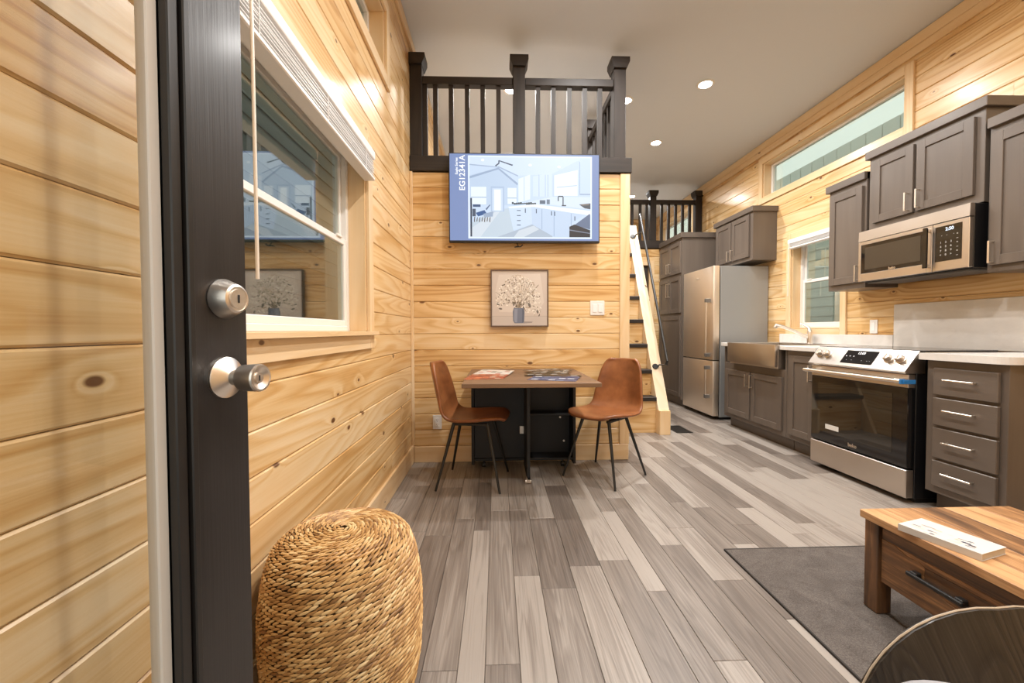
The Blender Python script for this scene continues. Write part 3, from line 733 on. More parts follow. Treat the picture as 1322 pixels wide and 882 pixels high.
# ------------------------------------------------------------------ picture, switch, outlets
def picture():
    x0, x1, z0, z1 = -.05, .409, 1.083, 1.534; yf = 3.288
    t = thing('framed_picture', ((x0+x1)/2, YTV, z0), 'square framed painting of pale flowers in a grey blue vase', 'picture')
    fm = plain('frame_taupe', (.12, .075, .05), .45)
    f = MB(); w = .010
    for q in ((x0, x0+w, z0, z1), (x1-w, x1, z0, z1), (x0+w, x1-w, z0, z0+w), (x0+w, x1-w, z1-w, z1)): f.bbox(q[0], q[1], yf-.006, YTV-.0005, q[2], q[3], .0015)
    f.build('frame', fm, t)
    MB().box(x0+w, x1-w, yf, YTV-.002, z0+w, z1-w).build('canvas_block', plain('canvas_edge', (.5, .46, .42), .8), t)
    def to3(u, v, i): return (x0+w+(u-45)/590*(x1-x0-2*w), yf-.0004-.0000015*i, z1-w-(v-80)/590*(z1-z0-2*w))
    rg = random.Random(3); P = []
    def Q(c, *pts): P.append((srgb(*c), list(pts)[::-1]))
    Q((196, 183, 172), (45, 80), (635, 80), (635, 670), (45, 670)); Q((206, 195, 184), (120, 120), (560, 110), (600, 420), (520, 540), (120, 520), (80, 300))
    Q((181, 168, 157), (45, 566), (635, 566), (635, 574), (45, 574)); Q((190, 178, 168), (45, 574), (635, 574), (635, 670), (45, 670))
    Q((150, 140, 136), (380, 625), (480, 628), (470, 642), (380, 648))
    def leaf(x, y, L, w_, a, c):
        ca, sa = math.cos(a), math.sin(a)
        Q(c, *[(x+p*ca-q*sa, y+p*sa+q*ca) for p, q in ((-L, 0), (-.3*L, w_), (.5*L, w_*.8), (L, 0), (.5*L, -w_*.8), (-.3*L, -w_))])
    for i in range(34):                                          # stems
        a = rg.uniform(-2.6, -.5); L = rg.uniform(180, 370); x1_, y1_ = 325+L*math.cos(a)*.85, 480+L*math.sin(a)*.95
        nx, ny = -math.sin(a)*1.6, math.cos(a)*1.6
        Q((132, 120, 104), (325+nx, 480+ny), (x1_+nx, y1_+ny), (x1_-nx, y1_-ny), (325-nx, 480-ny))
    pal = [(224, 216, 204), (232, 226, 216), (214, 205, 192), (198, 187, 172), (168, 152, 132), (120, 106, 90), (96, 84, 72), (206, 190, 170)]
    for i in range(520):
        a = rg.uniform(-math.pi, .1) if rg.random() < .85 else rg.uniform(0, .5)
        rr = 265*math.sqrt(rg.random()); x, y = 325+rr*math.cos(a)*.92, 455+rr*math.sin(a)*1.32*.95
        if not (70 < x < 600 and 95 < y < 565): continue
        c = rg.choice(pal[:5]) if rg.random() < .62 else rg.choice(pal)
        leaf(x, y, rg.uniform(7, 17), rg.uniform(3, 7), rg.uniform(0, 6.3), c)
    for i in range(26): leaf(rg.uniform(265, 390), rg.uniform(420, 490), rg.uniform(10, 22), rg.uniform(4, 8), rg.uniform(-2.4, -.7), rg.choice([(104, 92, 74), (128, 112, 90), (88, 78, 66)]))
    for x, y, L, a in ((108, 440, 18, .6), (135, 488, 22, .2), (445, 450, 30, 1.2), (530, 520, 24, 1.3)): leaf(x, y, L, L*.45, a, (112, 104, 96))
    V = [(276, 480), (384, 480), (392, 520), (388, 620), (378, 645), (285, 645), (270, 620), (266, 520)]
    Q((112, 117, 132), *V); Q((136, 141, 155), (284, 490), (318, 490), (312, 636), (290, 636), (280, 600)); Q((92, 96, 110), (368, 486), (384, 490), (390, 530), (382, 630), (366, 640))
    poly_print(P, to3, 'painting', printed('paint_print', 0., .7), t)
picture()
def plate(name, x0, x1, z0, z1, label, cat, kind):
    t = thing(name, ((x0+x1)/2, YTV, z0), label, cat); xc, zc = (x0+x1)/2, (z0+z1)/2
    MB().bbox(x0, x1, YTV-.007, YTV-.0003, z0, z1, .003).build('cover_plate', white_v(), t)
    if kind == 'switch':
        for dx in (-.023, .023):
            MB().bbox(xc+dx-.0165, xc+dx+.0165, YTV-.0105, YTV-.0068, zc-.033, zc+.033, .002).build('rocker', plain('rocker_white', (.86, .85, .84), .3), t)
    else:
        b = MB().bbox(xc-.017, xc+.017, YTV-.0095, YTV-.0068, zc-.034, zc+.034, .002).build('receptacle', plain('rocker_white', (.86, .85, .84), .3), t)
        for dz in (-.018, .018):
            s = MB()
            for dx in (-.006, .006): s.box(xc+dx-.001, xc+dx+.001, YTV-.0099, YTV-.0093, zc+dz-.004, zc+dz+.005)
            s.cyl((xc, YTV-.0099, zc+dz-.011), (xc, YTV-.0093, zc+dz-.011), .0025, n=8)
            s.build('slots', black_m(), b)
plate('light_switch', .750, .866, 1.174, 1.290, 'white double rocker switch plate beside the painting', 'switch', 'switch')
plate('wall_outlet', -.517, -.447, .265, .379, 'white wall outlet low on the plank partition behind a chair', 'outlet', 'outlet')
def outlet_right():
    t = thing('wall_outlet', (XR, 3.375, 1.017), 'white wall outlet above the counter beside the sink window', 'outlet'); y, z = 3.375, 1.076
    MB().bbox(XR-.007, XR-.0003, y-.036, y+.036, z-.058, z+.058, .003).build('cover_plate', white_v(), t)
    MB().bbox(XR-.010, XR-.0068, y-.017, y+.017, z-.034, z+.034, .002).build('receptacle', plain('rocker_white', (.86, .85, .84), .3), t)
outlet_right()

# ------------------------------------------------------------------ folding table with gate leg, brochures
TZ = .748
def fold_table():
    x0, x1, yb, yf = -.205, .605, 3.30, 2.37
    t = thing('folding_table', (.2, 3.0, 0), 'gate leg table with brown wood top and black cabinet base', 'table')
    tm = wood('walnut_laminate', 'x', [(0., (.22, .125, .066)), (.5, (.155, .085, .043)), (1., (.09, .047, .024))], rings=9, grain=.4, knots=False, rough=.55, coat=0., tone=.15)
    for a, c in ((yf, 2.84), (2.842, yb)): MB().bbox(x0, x1, a, c, TZ-.026, TZ, .0025).build('top_leaf', tm, t)
    k = plain('carcass_black', (.010, .010, .012), .5)
    yc = 3.12
    bx = MB(); bx.bbox(x0+.008, x0+.030, yc, yb, .035, TZ-.026, .002); bx.bbox(x1-.030, x1-.008, yc, yb, .035, TZ-.026, .002); bx.bbox(x0+.03, x1-.03, yb-.02, yb, .06, TZ-.026, .002)
    bx.bbox(x0+.03, x1-.03, yc+.01, yb-.02, .06, .08, .002); bx.bbox(.215, x1-.03, yc+.02, yb-.02, .40, .418, .002)
    cab = bx.build('cabinet', k, t)
    MB().bbox(x0+.031, .205, yc+.004, yc+.020, .085, TZ-.03, .002).build('fixed_panel', k, t)
    g = MB().bbox(.200, .222, 2.80, yc-.004, .03, TZ-.028, .002).build('gate_panel', k, t)
    for z in (.66, .30): MB().bbox(.168, .199, yc-.006, yc+.003, z-.03, z+.03, .002).build('hinge', nickel(), g)
    MB().cyl((.19, 2.815, .016), (.228, 2.815, .016), .0155, n=16).build('caster', nickel(), g, smooth=True)
    MB().bbox(.196, .222, 2.80, 2.83, .016, .045, .002).build('caster_fork', nickel(), g)
    for x, z in ((.50, .65), (.50, .36), (.53, .17)): MB().cyl((x, yb-.021, z), (x, yb-.027, z), .008, n=12).build('connector', nickel(), cab, smooth=True)
    for x in (x0+.1, x1-.1): MB().cyl((x-.012, yc+.06, .02), (x+.012, yc+.06, .02), .02, n=14).build('caster', black_m(), cab, smooth=True)
    for x in (x0+.1, x1-.1): MB().bbox(x-.008, x+.008, yc+.05, yc+.07, .02, .062, .002).build('caster_fork', black_m(), cab)
fold_table()
def brochures():
    def leaflet(x, y, z, a, cols, label, group, L=.21, w=.10, seed=0):
        t = thing('brochure', (x, y, z), label, 'brochure', group, rotz=a if a else .001)
        rg = random.Random(seed); b = MB(); b.c = []
        b.box(-L/2, L/2, -w/2, w/2, 0, .0012); b.c += [cols[0]]*6
        for i in range(5):
            u0 = -L/2+L*(.06+.18*i); v0 = -w/2+w*rg.uniform(.08, .3)
            b.quad((u0, v0, .00135), (u0+L*.14, v0, .00135), (u0+L*.14, v0+w*.5, .00135), (u0, v0+w*.5, .00135)); b.c.append(rg.choice(cols))
        b.build('sheet', printed('leaflet_print', 0., .3), t, fix=False)
    red = [srgb(160, 80, 60), srgb(196, 178, 160), srgb(120, 70, 60), srgb(206, 120, 80)]; wht = [srgb(215, 212, 206), srgb(90, 92, 90), srgb(180, 60, 50), srgb(230, 228, 222)]
    blk = [srgb(30, 28, 28), srgb(150, 150, 150), srgb(58, 60, 66), srgb(190, 188, 182)]; blu = [srgb(40, 66, 112), srgb(190, 200, 215), srgb(24, 28, 40), srgb(96, 116, 150)]
    rank = ['lowest', 'second lowest', 'third', 'fourth', 'fifth', 'sixth', 'seventh', 'eighth', 'topmost']
    for i in range(8):
        leaflet(-.085+.012*i, 2.62+.06*i, TZ+.0006+.0015*i, math.radians(10-5*i), red if i < 4 else wht, ('red and white leaflet, ' if i < 4 else 'white leaflet, ')+('topmost' if i == 7 else rank[i])+' in the overlapping fan with red leaflets', 'red and white leaflets fanned on the table', L=.25, w=.07, seed=i)
    for i in range(9):
        leaflet(.335+.022*((i*5) % 4), 2.52+.066*i, TZ+.0006+.0015*i, math.radians(-20+6*i), blu if i < 3 else blk, ('blue leaflet, ' if i < 3 else 'black and white leaflet, ')+rank[i]+' in the overlapping fan of dark leaflets', 'dark leaflets fanned on the table', L=.30, w=.075, seed=20+i)
brochures()

# ------------------------------------------------------------------ leather shell chairs
def chair(x, y, rot, label):
    t = thing('dining_chair', (x, y, 0), label, 'chair', None, rotz=rot)
    prof = [(.238, .446, .112), (.231, .456, .150), (.205, .462, .180), (.15, .461, .206), (.08, .456, .220), (0., .448, .226), (-.08, .446, .226), (-.14, .456, .222), (-.185, .485, .215), (-.212, .53, .208),
            (-.230, .59, .200), (-.248, .66, .190), (-.265, .73, .176), (-.280, .785, .160), (-.291, .822, .135), (-.296, .838, .105)]
    b = MB(); nv = 12; n = len(prof)
    for i, (px, pz, w) in enumerate(prof):
        k = max(0., min(1., (i-6)/4))             # 0 seat .. 1 back
        for j in range(nv+1):
            v = -1+2*j/nv; e = abs(v)**2.4
            b.v.append((px+k*.050*e+(1-k)*0, v*w, pz+(1-k)*.020*e*(1 if i > 1 else .4)))
    for i in range(n-1):
        for j in range(nv): b.f.append((i*(nv+1)+j, i*(nv+1)+j+1, (i+1)*(nv+1)+j+1, (i+1)*(nv+1)+j)); b.r.append(None)
    sh = b.build('shell', leather(), t, smooth=True, ang=180)
    so = sh.modifiers.new('thickness', 'SOLIDIFY'); so.thickness = .024; so.offset = 0
    ss = sh.modifiers.new('smooth', 'SUBSURF'); ss.levels = 1; ss.render_levels = 2
    # stitched seam across the bend
    path = []
    for j in range(13):
        v = -.93+1.86*j/12; e = abs(v)**2.4; path.append((-.128+.012*0+.0*e-.02*(1-e), v*.215, .466+.016*e+.004))
    MB().tube(path, .0022, 6).build('seam', plain('stitch_brown', (.13, .045, .016), .6), sh, smooth=True)
    bm = black_m()
    f = MB(); f.bbox(-.12, .12, -.11, -.085, .412, .430, .003); f.bbox(-.12, .12, .085, .11, .412, .430, .003); f.bbox(-.012, .012, -.11, .11, .412, .428, .003); f.build('seat_frame', bm, t)
    for sx, sy in ((1, 1), (1, -1), (-1, 1), (-1, -1)):
        MB().cyl((sx*.115, sy*.105, .428), (sx*.213, sy*.213, .0), .0125, .0075, 12).build('leg', bm, t, smooth=True)
    return t
chair(-.165, 2.885, math.radians(-8.7), 'brown leather shell chair with black rod legs pushed against the black table base')
chair(.774, 2.955, math.radians(223.7), 'brown leather shell chair with black rod legs turned away beside the loft stair')

# ------------------------------------------------------------------ woven rattan pouf
def pouf():
    cx, cy, H, R = -.447, 1.205, .484, .218
    t = thing('rattan_pouf', (cx, cy, 0), 'round woven rattan pouf by the long pine wall', 'pouf')
    prof = [(r_, h_*1.05) for r_, h_ in [(.185, 0.0), (.200, .03), (.2125, .10), (R, .20), (.217, .28), (.208, .345), (.199, .39), (.184, .425), (.162, .444), (.12, .454), (.06, .458), (.0, .459)]]
    MB().lathe([(max(r-.008, .001), h) for r, h in prof[:-1]]+[(.001, .472)], (cx, cy, 0), n=40).build('core', plain('rattan_dark', (.09, .045, .016), .8), t, smooth=True, ang=180)
    # arc-length walk of the profile: every coil is laid as short overlapping strands
    pts = []
    for (r0, h0), (r1, h1) in zip(prof, prof[1:]):
        n = max(2, int(math.hypot(r1-r0, h1-h0)/.002))
        for k in range(n): pts.append((r0+(r1-r0)*k/n, h0+(h1-h0)*k/n, r1-r0, h1-h0))
    step = .0118; acc = 0.; last = pts[0]; rows = [pts[0]]
    for p in pts[1:]:
        acc += math.hypot(p[0]-last[0], p[1]-last[1]); last = p
        if acc >= step: rows.append(p); acc = 0.
    b = MB(); rg = random.Random(5)
    ring = [(math.cos(2*math.pi*k/5), math.sin(2*math.pi*k/5)) for k in range(5)]
    for ri, (r, h, dr, dh) in enumerate(rows):
        if r < .006: continue
        l = math.hypot(dr, dh) or 1; tr, th = dr/l, dh/l                 # along the profile
        nr, nh = th, -tr                                                   # outward
        if r < .205 and h > .4 and nh < 0: nr, nh = -nr, -nh
        n = max(5, int(2*math.pi*r/.0175)); ph = rg.random()
        for k in range(n):
            a = 2*math.pi*(k+ph+rg.uniform(-.12, .12))/n; L = rg.uniform(.0125, .018); th_ = rg.uniform(.0036, .0050); slant = rg.uniform(.0040, .0068)
            col = (min(1, max(0, rg.gauss(.52, .26)+.12*math.sin(ri*.9))), rg.random(), 0)
            i0 = len(b.v)
            for s, f, in ((-1., .35), (-.45, .95), (.45, .95), (1., .35)):
                aa = a+s*L/max(r, .02)
                off = s*slant; lift = .0025*(1-abs(s))+.0015*s
                for c, q in ring:
                    rr = r+tr*(off+c*th_*f)+nr*(lift+q*th_*.8*f); hh = h+th*(off+c*th_*f)+nh*(lift+q*th_*.8*f)
                    b.v.append((cx+rr*math.cos(aa), cy+rr*math.sin(aa), max(hh, .001)))
            for j in range(3):
                for q in range(5): b.f.append((i0+j*5+q, i0+j*5+(q+1) % 5, i0+(j+1)*5+(q+1) % 5, i0+(j+1)*5+q)); b.r.append(col)
            b.f.append(tuple(i0+q for q in range(5))[::-1]); b.f.append(tuple(i0+15+q for q in range(5))); b.r += [col, col]
    o = b.build('woven_strands', rnd_colour('rattan', [(0., (.24, .115, .035)), (.4, (.46, .25, .085)), (.75, (.62, .39, .16)), (1., (.74, .53, .27))], .5), t, smooth=True, ang=60, fix=False)
    o['kind'] = 'stuff'
pouf()

# ------------------------------------------------------------------ rug, coffee table, booklet
rg_ = thing('area_rug', (1.85, 1.05, 0), 'dark grey shaggy rug under the rustic coffee table', 'rug')
b = MB(); nx, ny = 46, 52; x0, x1, y0, y1 = 1.082, 2.40, .25, 1.905
for j in range(ny+1):
    for i in range(nx+1):
        x, y = x0+(x1-x0)*i/nx, y0+(y1-y0)*j/ny
        e = 0 if i in (0, nx) or j in (0, ny) else 1
        b.v.append((x, y, .008+e*(.002+.003*noise.noise((x*7, y*7, 2.)))))
for j in range(ny):
    for i in range(nx): b.f.append((j*(nx+1)+i, j*(nx+1)+i+1, (j+1)*(nx+1)+i+1, (j+1)*(nx+1)+i)); b.r.append(None)
b.build('pile', carpet(), rg_, smooth=True, ang=180, fix=False)
bb = MB()
for q in ((x0-.006, x0, y0, y1), (x1, x1+.006, y0, y1), (x0-.006, x1+.006, y0-.006, y0), (x0-.006, x1+.006, y1, y1+.006)): bb.box(*q, .0005, .009)
bb.box(x0, x1, y0, y1, .0005, .0045)
bb.build('bound_edge', plain('rug_edge', (.035, .030, .027), .9), rg_)
CT = .372
def coffee_table():
    x0, x1, y0, y1 = 1.372, 1.962, .46, 1.506
    t = thing('coffee_table', ((x0+x1)/2, (y0+y1)/2, .012), 'rustic wood coffee table with drawer standing on the grey rug', 'coffee table')
    mt = rustic('y'); xs = [x0, 1.462, 1.575, 1.70, 1.83, x1]; sh = [(.2, .3, .14), (.7, .1, .42), (.4, .8, .72), (.1, .5, .30), (.8, .2, .55)]
    for i in range(5): MB().bbox(xs[i]+(.0004 if i else 0), xs[i+1]-(.0004 if i < 4 else 0), y0, y1, CT-.028, CT, .0018).build('top_board', mt, t, rnd=sh[i])
    lg = .055; zb = .0125
    for lx in (x0+.010, x1-.010-lg):
        for ly in (y0+.012, y1-.012-lg):
            MB().bbox(lx, lx+lg, ly, ly+lg, zb, CT-.028, .002).build('leg', rustic('z'), t, rnd=(.3, .6, .88))
    for xa in (x1-.030,):
        MB().bbox(xa, xa+.018, y0+.068, y1-.068, .15, CT-.028, .002).build('back_panel', mt, t, rnd=(.5, .3, .7))
    for ya in (y0+.025, y1-.043): MB().bbox(x0+.066, x1-.066, ya, ya+.018, .15, CT-.028, .002).build('side_panel', rustic('x'), t, rnd=(.2, .6, .55))
    MB().bbox(x0+.066, x1-.066, y0+.045, y1-.045, .142, .152, .001).build('bottom_panel', rustic('y'), t, rnd=(.2, .2, .8))
    xf = x0+.020; a, c = y0+.072, y1-.072
    MB().bbox(xf, xf+.018, a, c, CT-.078, CT-.029, .0015).build('apron', mt, t, rnd=(.15, .9, .92))
    dr = MB().bbox(xf+.002, xf+.018, a, c, .135, CT-.079, .0015).build('drawer_front', mt, t, rnd=(.6, .35, .50))
    # patched boards of the drawer front
    def patch(pts, rnd): MB().prism(pts, xf, xf+.003, 'x').build('drawer_board', mt, dr, rnd=rnd)
    zt = CT-.0795
    patch([(c, .1355), (c, .215), (c-.19, .215), (c-.22, .20), (c-.42, .19), (a, .175), (a, .1355)], (.25, .15, .66))
    patch([(c, .216), (c, zt), (c-.05, zt-.002), (c-.09, zt-.014), (c-.13, zt-.012), (c-.15, zt-.02), (c-.15, .216)], (.85, .55, .58))
    patch([(c-.151, .216), (c-.151, zt-.021), (a, zt-.004), (a, .19), (c-.42, .198)], (.45, .75, .98))
    yh = 1.235; zh = .238
    h = MB().bbox(xf-.030, xf-.020, yh-.085, yh+.085, zh-.007, zh+.007, .003).build('handle', black_m(), dr)
    for yy in (yh-.068, yh+.068): MB().bbox(xf-.021, xf+.0005, yy-.012, yy+.012, zh-.010, zh+.010, .003).build('handle_post', black_m(), h)
coffee_table()
def booklet():
    P = [Vector(p) for p in ((1.365, 1.325), (1.470, 1.372), (1.535, 1.198), (1.405, 1.140))]
    c = sum(P, Vector((0, 0)))/4; u = ((P[2]-P[1]).normalized()+(P[3]-P[0]).normalized()).normalized(); L, w, H = .205, .125, .022
    t = thing('booklet', (c.x, c.y, CT), 'thick white booklet lying on the rustic coffee table', 'book', None, rotz=math.atan2(u.y, u.x))
    MB().bbox(-L/2+.002, L/2-.002, -w/2+.003, w/2-.001, .0012, H-.0012, .001).build('pages', plain('page_cream', (.58, .54, .47), .8), t)
    cv = MB(); cv.bbox(-L/2, L/2, -w/2, w/2, .0002, .0014, .0004); cv.bbox(-L/2, L/2, -w/2, w/2, H-.0014, H, .0004); cv.bbox(-L/2, L/2, -w/2, -w/2+.002, .0002, H, .0006); cv.build('cover', plain('cover_white', (.62, .60, .57), .35), t)
    rg = random.Random(9); Q = []
    cols = [srgb(205, 195, 188), srgb(188, 158, 138), srgb(90, 90, 98), srgb(222, 190, 170), srgb(160, 150, 148), srgb(230, 215, 205), srgb(70, 74, 92)]
    for i in range(26):
        x = rg.uniform(-L/2+.01, L/2-.04); y = rg.uniform(-w/2+.006, w/2-.06); a = rg.uniform(.008, .034); e = rg.uniform(.004, .014)
        Q.append((rg.choice(cols), [(x, y), (x+a, y+.002), (x+a*.9, y+e), (x+.002, y+e*.9)]))
    poly_print(Q, lambda x, y, i: (x, y, H+.0002+.00001*i), 'cover_print', printed('leaflet_print', 0., .3), t)
booklet()

# ------------------------------------------------------------------ lounge chair in the near corner (veneered shell, grey pads)
def lounge_chair():
    t = thing('lounge_chair', (.86, .50, 0), 'dark wood veneer shell lounge chair with grey cushion in front of the rug', 'chair', None, rotz=.0001)
    m = wood('ash_black', 'z', [(0., (.048, .040, .033)), (.4, (.022, .018, .0145)), (1., (.007, .0055, .005))], rings=26, grain=.7, knots=False, rough=.45, tone=.1, ringscale=(1.6, 7.), bump=.3, finew=1.2)
    pad = plain('pad_grey', (.30, .30, .32), .75)
    # local frame: the chair faces -y
    R = .262; C = Vector((-.002, .10, .312)); til = math.radians(14)
    ux = Vector((1, .02, 0)).normalized(); uz = Vector((0, math.sin(til), math.cos(til))); un = ux.cross(uz)
    def shell(name, th0, th1, dish, mat, scale=1.):
        b = MB(); nr, na = 9, 44
        for side, off in ((0, th0), (1, th1)):
            for i in range(nr+1):
                r = R*scale*i/nr
                for k in range(na):
                    a = 2*math.pi*k/na
                    sq = 1.+.05*abs(math.sin(2*a))
                    p = C+ux*(r*sq*math.cos(a))+uz*(r*sq*math.sin(a)*1.02)
                    p = p+un*(off-dish*(r*math.cos(a)/R)**2)
                    b.v.append(tuple(p))
        T = (nr+1)*na
        for s in (0, 1):
            for i in range(nr):
                for k in range(na): b.f.append((s*T+i*na+k, s*T+i*na+(k+1) % na, s*T+(i+1)*na+(k+1) % na, s*T+(i+1)*na+k)); b.r.append(None)
        for k in range(na): b.f.append((nr*na+k, nr*na+(k+1) % na, T+nr*na+(k+1) % na, T+nr*na+k)); b.r.append(None)
        return b.build(name, mat, t, smooth=True, ang=40)
    sh = shell('back_shell', 0, -.012, .05, m)
    # pale ply edge
    e = MB(); path = []
    for k in range(49):
        a = 2*math.pi*k/48; sq = 1.+.05*abs(math.sin(2*a)); r = R*1.003
        path.append(C+ux*(r*sq*math.cos(a))+uz*(r*sq*math.sin(a)*1.02)+un*(-.006-.05*(r*math.cos(a)/R)**2))
    e.tube(path, .0019, 6).build('ply_edge', plain('ply_pale', (.42, .34, .25), .5), sh, smooth=True)
    # seat, loose cushion, pedestal
    MB().bbox(-.40, .22, -.40, .045, .285, .362, .03, 3).build('seat_pad', pad, t, smooth=True)
    MB().bbox(-.41, .23, -.41, .05, .262, .284, .01, 2).build('seat_shell', m, t, smooth=True)
    MB().bbox(-.05, -.01, .040, .085, .262, .32, .004).build('back_bracket', black_m(), t)
    cu = MB().lathe([(.02, -.035), (.07, -.032), (.106, -.016), (.114, 0.), (.106, .016), (.07, .032), (.02, .035)], (-.295, -.01, .478), Vector((0, -1, .20)), 36).build('cushion', pad, t, smooth=True, ang=180)
    MB().cyl((-.085, -.18, .05), (-.085, -.18, .263), .024, n=16).build('pedestal', black_m(), t, smooth=True)
    for k in range(5):
        a = 2*math.pi*k/5+.3; p = Vector((-.085, -.18, .06)); q = p+Vector((math.cos(a)*.26, math.sin(a)*.26, -.045))
        MB().cyl(p, q, .016, .010, 10).build('foot', black_m(), t, smooth=True)
lounge_chair()

# ------------------------------------------------------------------ kitchen joinery
def bar_handle(parent, y, z, L, xf, vertical=True):
    """slim satin bar pull standing off a front that faces -x"""
    h = MB(); r = .005
    if vertical:
        h.bbox(xf-.034, xf-.026, y-r, y+r, z-L/2, z+L/2, .002)
        for q in (z-L/2+.006, z+L/2-.006): h.bbox(xf-.027, xf+.0005, y-.004, y+.004, q-.004, q+.004, .0015)
    else:
        h.bbox(xf-.034, xf-.026, y-L/2, y+L/2, z-r, z+r, .002)
        for q in (y-L/2+.012, y+L/2-.012): h.bbox(xf-.027, xf+.0005, q-.004, q+.004, z-.004, z+.004, .0015)
    return h.build('handle', nickel(), parent)
def shaker(parent, y0, y1, z0, z1, xf, handle=None, name='door', fw=.056):
    b = MB(); T = .020
    for q in ((y0, y0+fw, z0, z1), (y1-fw, y1, z0, z1), (y0+fw, y1-fw, z0, z0+fw), (y0+fw, y1-fw, z1-fw, z1)): b.bbox(xf, xf+T, *q, .0018)
    d = b.build(name, taupe('z'), parent)
    MB().box(xf+.009, xf+T-.002, y0+fw-.002, y1-fw+.002, z0+fw-.002, z1-fw+.002).build('panel', taupe('z'), d)
    if handle: bar_handle(d, *handle, xf)
    return d
def crown(parent, y0, y1, z0, z1, xf, xb, front=.02, ends=(1, 1)):
    MB().bbox(xf-front, xb, y0-front*ends[0], y1+front*ends[1], z0, z1, .003).build('crown_moulding', taupe('y'), parent)
def wall_cabinet(y0, y1, z0, z1, label, doors, xf=2.90, name='wall_cabinet', cz=.06, ends=(1, 1)):
    t = thing(name, ((xf+XR)/2, (y0+y1)/2, z0), label, 'cabinet')
    MB().bbox(xf, XR-.001, y0, y1, z0, z1-.001, .002).build('body', taupe('z'), t)
    crown(t, y0, y1, z1-cz, z1, xf-.001, XR-.001, .022, ends)
    for d in doors: shaker(t, d[0], d[1], d[2], d[3], xf-.0205, d[4])
    return t
wall_cabinet(3.172, 3.535, 1.385, 2.292, 'narrow taupe wall cabinet next to the sink window', [(3.195, 3.512, 1.43, 2.19, (3.215, 1.50, .13))], ends=(0, 1))
wall_cabinet(2.385, 3.148, 1.812, 2.428, 'wide taupe wall cabinet directly above the microwave', [(2.795, 3.10, 1.865, 2.335, (2.822, 1.945, .13)), (2.43, 2.772, 1.865, 2.335, (2.745, 1.945, .13))])
wall_cabinet(1.92, 2.360, 1.385, 2.285, 'tall taupe wall cabinet on the drawer side of the microwave', [(1.945, 2.338, 1.425, 2.185, (2.315, 1.50, .13))], ends=(1, 0))
wall_cabinet(4.605, 5.40, 1.845, 2.45, 'short taupe wall cabinet above the refrigerator', [(5.02, 5.36, 1.89, 2.37, (5.05, 1.96, .13)), (4.655, 5.0, 1.89, 2.37, (4.97, 1.96, .13))], xf=2.89)
def pantry():
    y0, y1, xf, z1 = 5.53, 6.285, 2.50, 2.37
    t = thing('pantry_cabinet', (2.83, 5.9, 0), 'full height taupe pantry cabinet beside the refrigerator', 'cabinet')
    MB().bbox(xf, XR-.001, y0, y1, .10, z1-.001, .002).build('body', taupe('z'), t)
    MB().box(xf+.06, XR-.001, y0+.01, y1-.01, 0, .10).build('toe_kick', taupe('y'), t)
    crown(t, y0, y1, z1-.07, z1, xf-.001, XR-.001, .022, (1, 0))
    ym = (y0+y1)/2
    for a, c, hy in ((y0+.02, ym-.004, ym-.035), (ym+.004, y1-.02, ym+.035)):
        shaker(t, a, c, 1.83, 2.26, xf-.0205, (hy, 1.93, .14)); shaker(t, a, c, 1.29, 1.79, xf-.0205, (hy, 1.62, .20))
    shaker(t, y0+.02, y1-.02, .14, 1.25, xf-.0205, None)
pantry()

# ------------------------------------------------------------------ base cabinets, counters, sink
def base_body(name, y0, y1, label, xf=2.522, notch=None):
    t = thing(name, ((xf+XR)/2, (y0+y1)/2, 0), label, 'cabinet')
    b = MB()
    if notch:
        b.bbox(xf, XR-.001, y0, y1, .11, notch, .002); b.box(xf+.001, XR-.001, y0, y0+.018, notch, .874); b.box(xf+.001, XR-.001, y1-.018, y1, notch, .874)
    else: b.bbox(xf, XR-.001, y0, y1, .11, .874, .002)
    b.build('body', taupe('z'), t)
    MB().box(xf+.075, XR-.001, y0+.001, y1-.001, 0, .11).build('toe_kick', taupe('y'), t)
    return t
sb = base_body('sink_cabinet', 3.515, 4.50, 'taupe base cabinet with two doors below the apron sink', notch=.70)
shaker(sb, 4.02, 4.455, .155, .630, 2.5015, (4.045, .545, .13)); shaker(sb, 3.555, 3.995, .155, .630, 2.5015, (3.970, .545, .13))
bc = base_body('base_cabinet', 3.150, 3.510, 'narrow taupe base cabinet between the sink and the range')
shaker(bc, 3.180, 3.465, .155, .835, 2.5015, (3.205, .70, .13))
db = base_body('drawer_cabinet', 1.945, 2.335, 'taupe base cabinet with four drawers at the counter end')
for z0, z1 in ((.155, .302), (.318, .490), (.506, .662), (.680, .832)):
    d = MB().bbox(2.5015, 2.5205, 1.975, 2.285, z0, z1, .003).build('drawer', taupe('y'), db); bar_handle(d, 2.135, (z0+z1)/2+.012, .15, 2.5015, False)
def counter(name, y0, y1, label, hole=None, rounded=False):
    t = thing(name, (2.8, (y0+y1)/2, .875), label, 'countertop'); b = MB(); xf = 2.485; z0, z1 = .876, .914
    if hole:
        b.bbox(xf, XR-.001, y0, hole[0], z0, z1, .004); b.bbox(xf, XR-.001, hole[1], y1, z0, z1, .004); b.bbox(hole[2], XR-.001, hole[0], hole[1], z0, z1, .003)
    elif rounded:
        r = .07; pts = [(XR-.001, y0), (XR-.001, y1), (xf, y1)]
        pts += [(xf+r-r*math.cos(a), y0+r-r*math.sin(a)) for a in [k*math.pi/16 for k in range(0, 9)]]
        b.prism(pts, z0, z1, 'z')
    else: b.bbox(xf, XR-.001, y0, y1, z0, z1, .004)
    b.build('slab', quartz(), t); return t
ct = counter('countertop', 3.148, 4.515, 'white quartz countertop around the apron sink', hole=(3.56, 4.32, 3.02))
MB().bbox(XR-.021, XR-.0015, 3.19, 4.515, .9145, 1.008, .003).build('upstand', quartz(), ct)
counter('countertop', 1.915, 2.352, 'short white quartz countertop with rounded corner on the drawer cabinet', rounded=True)
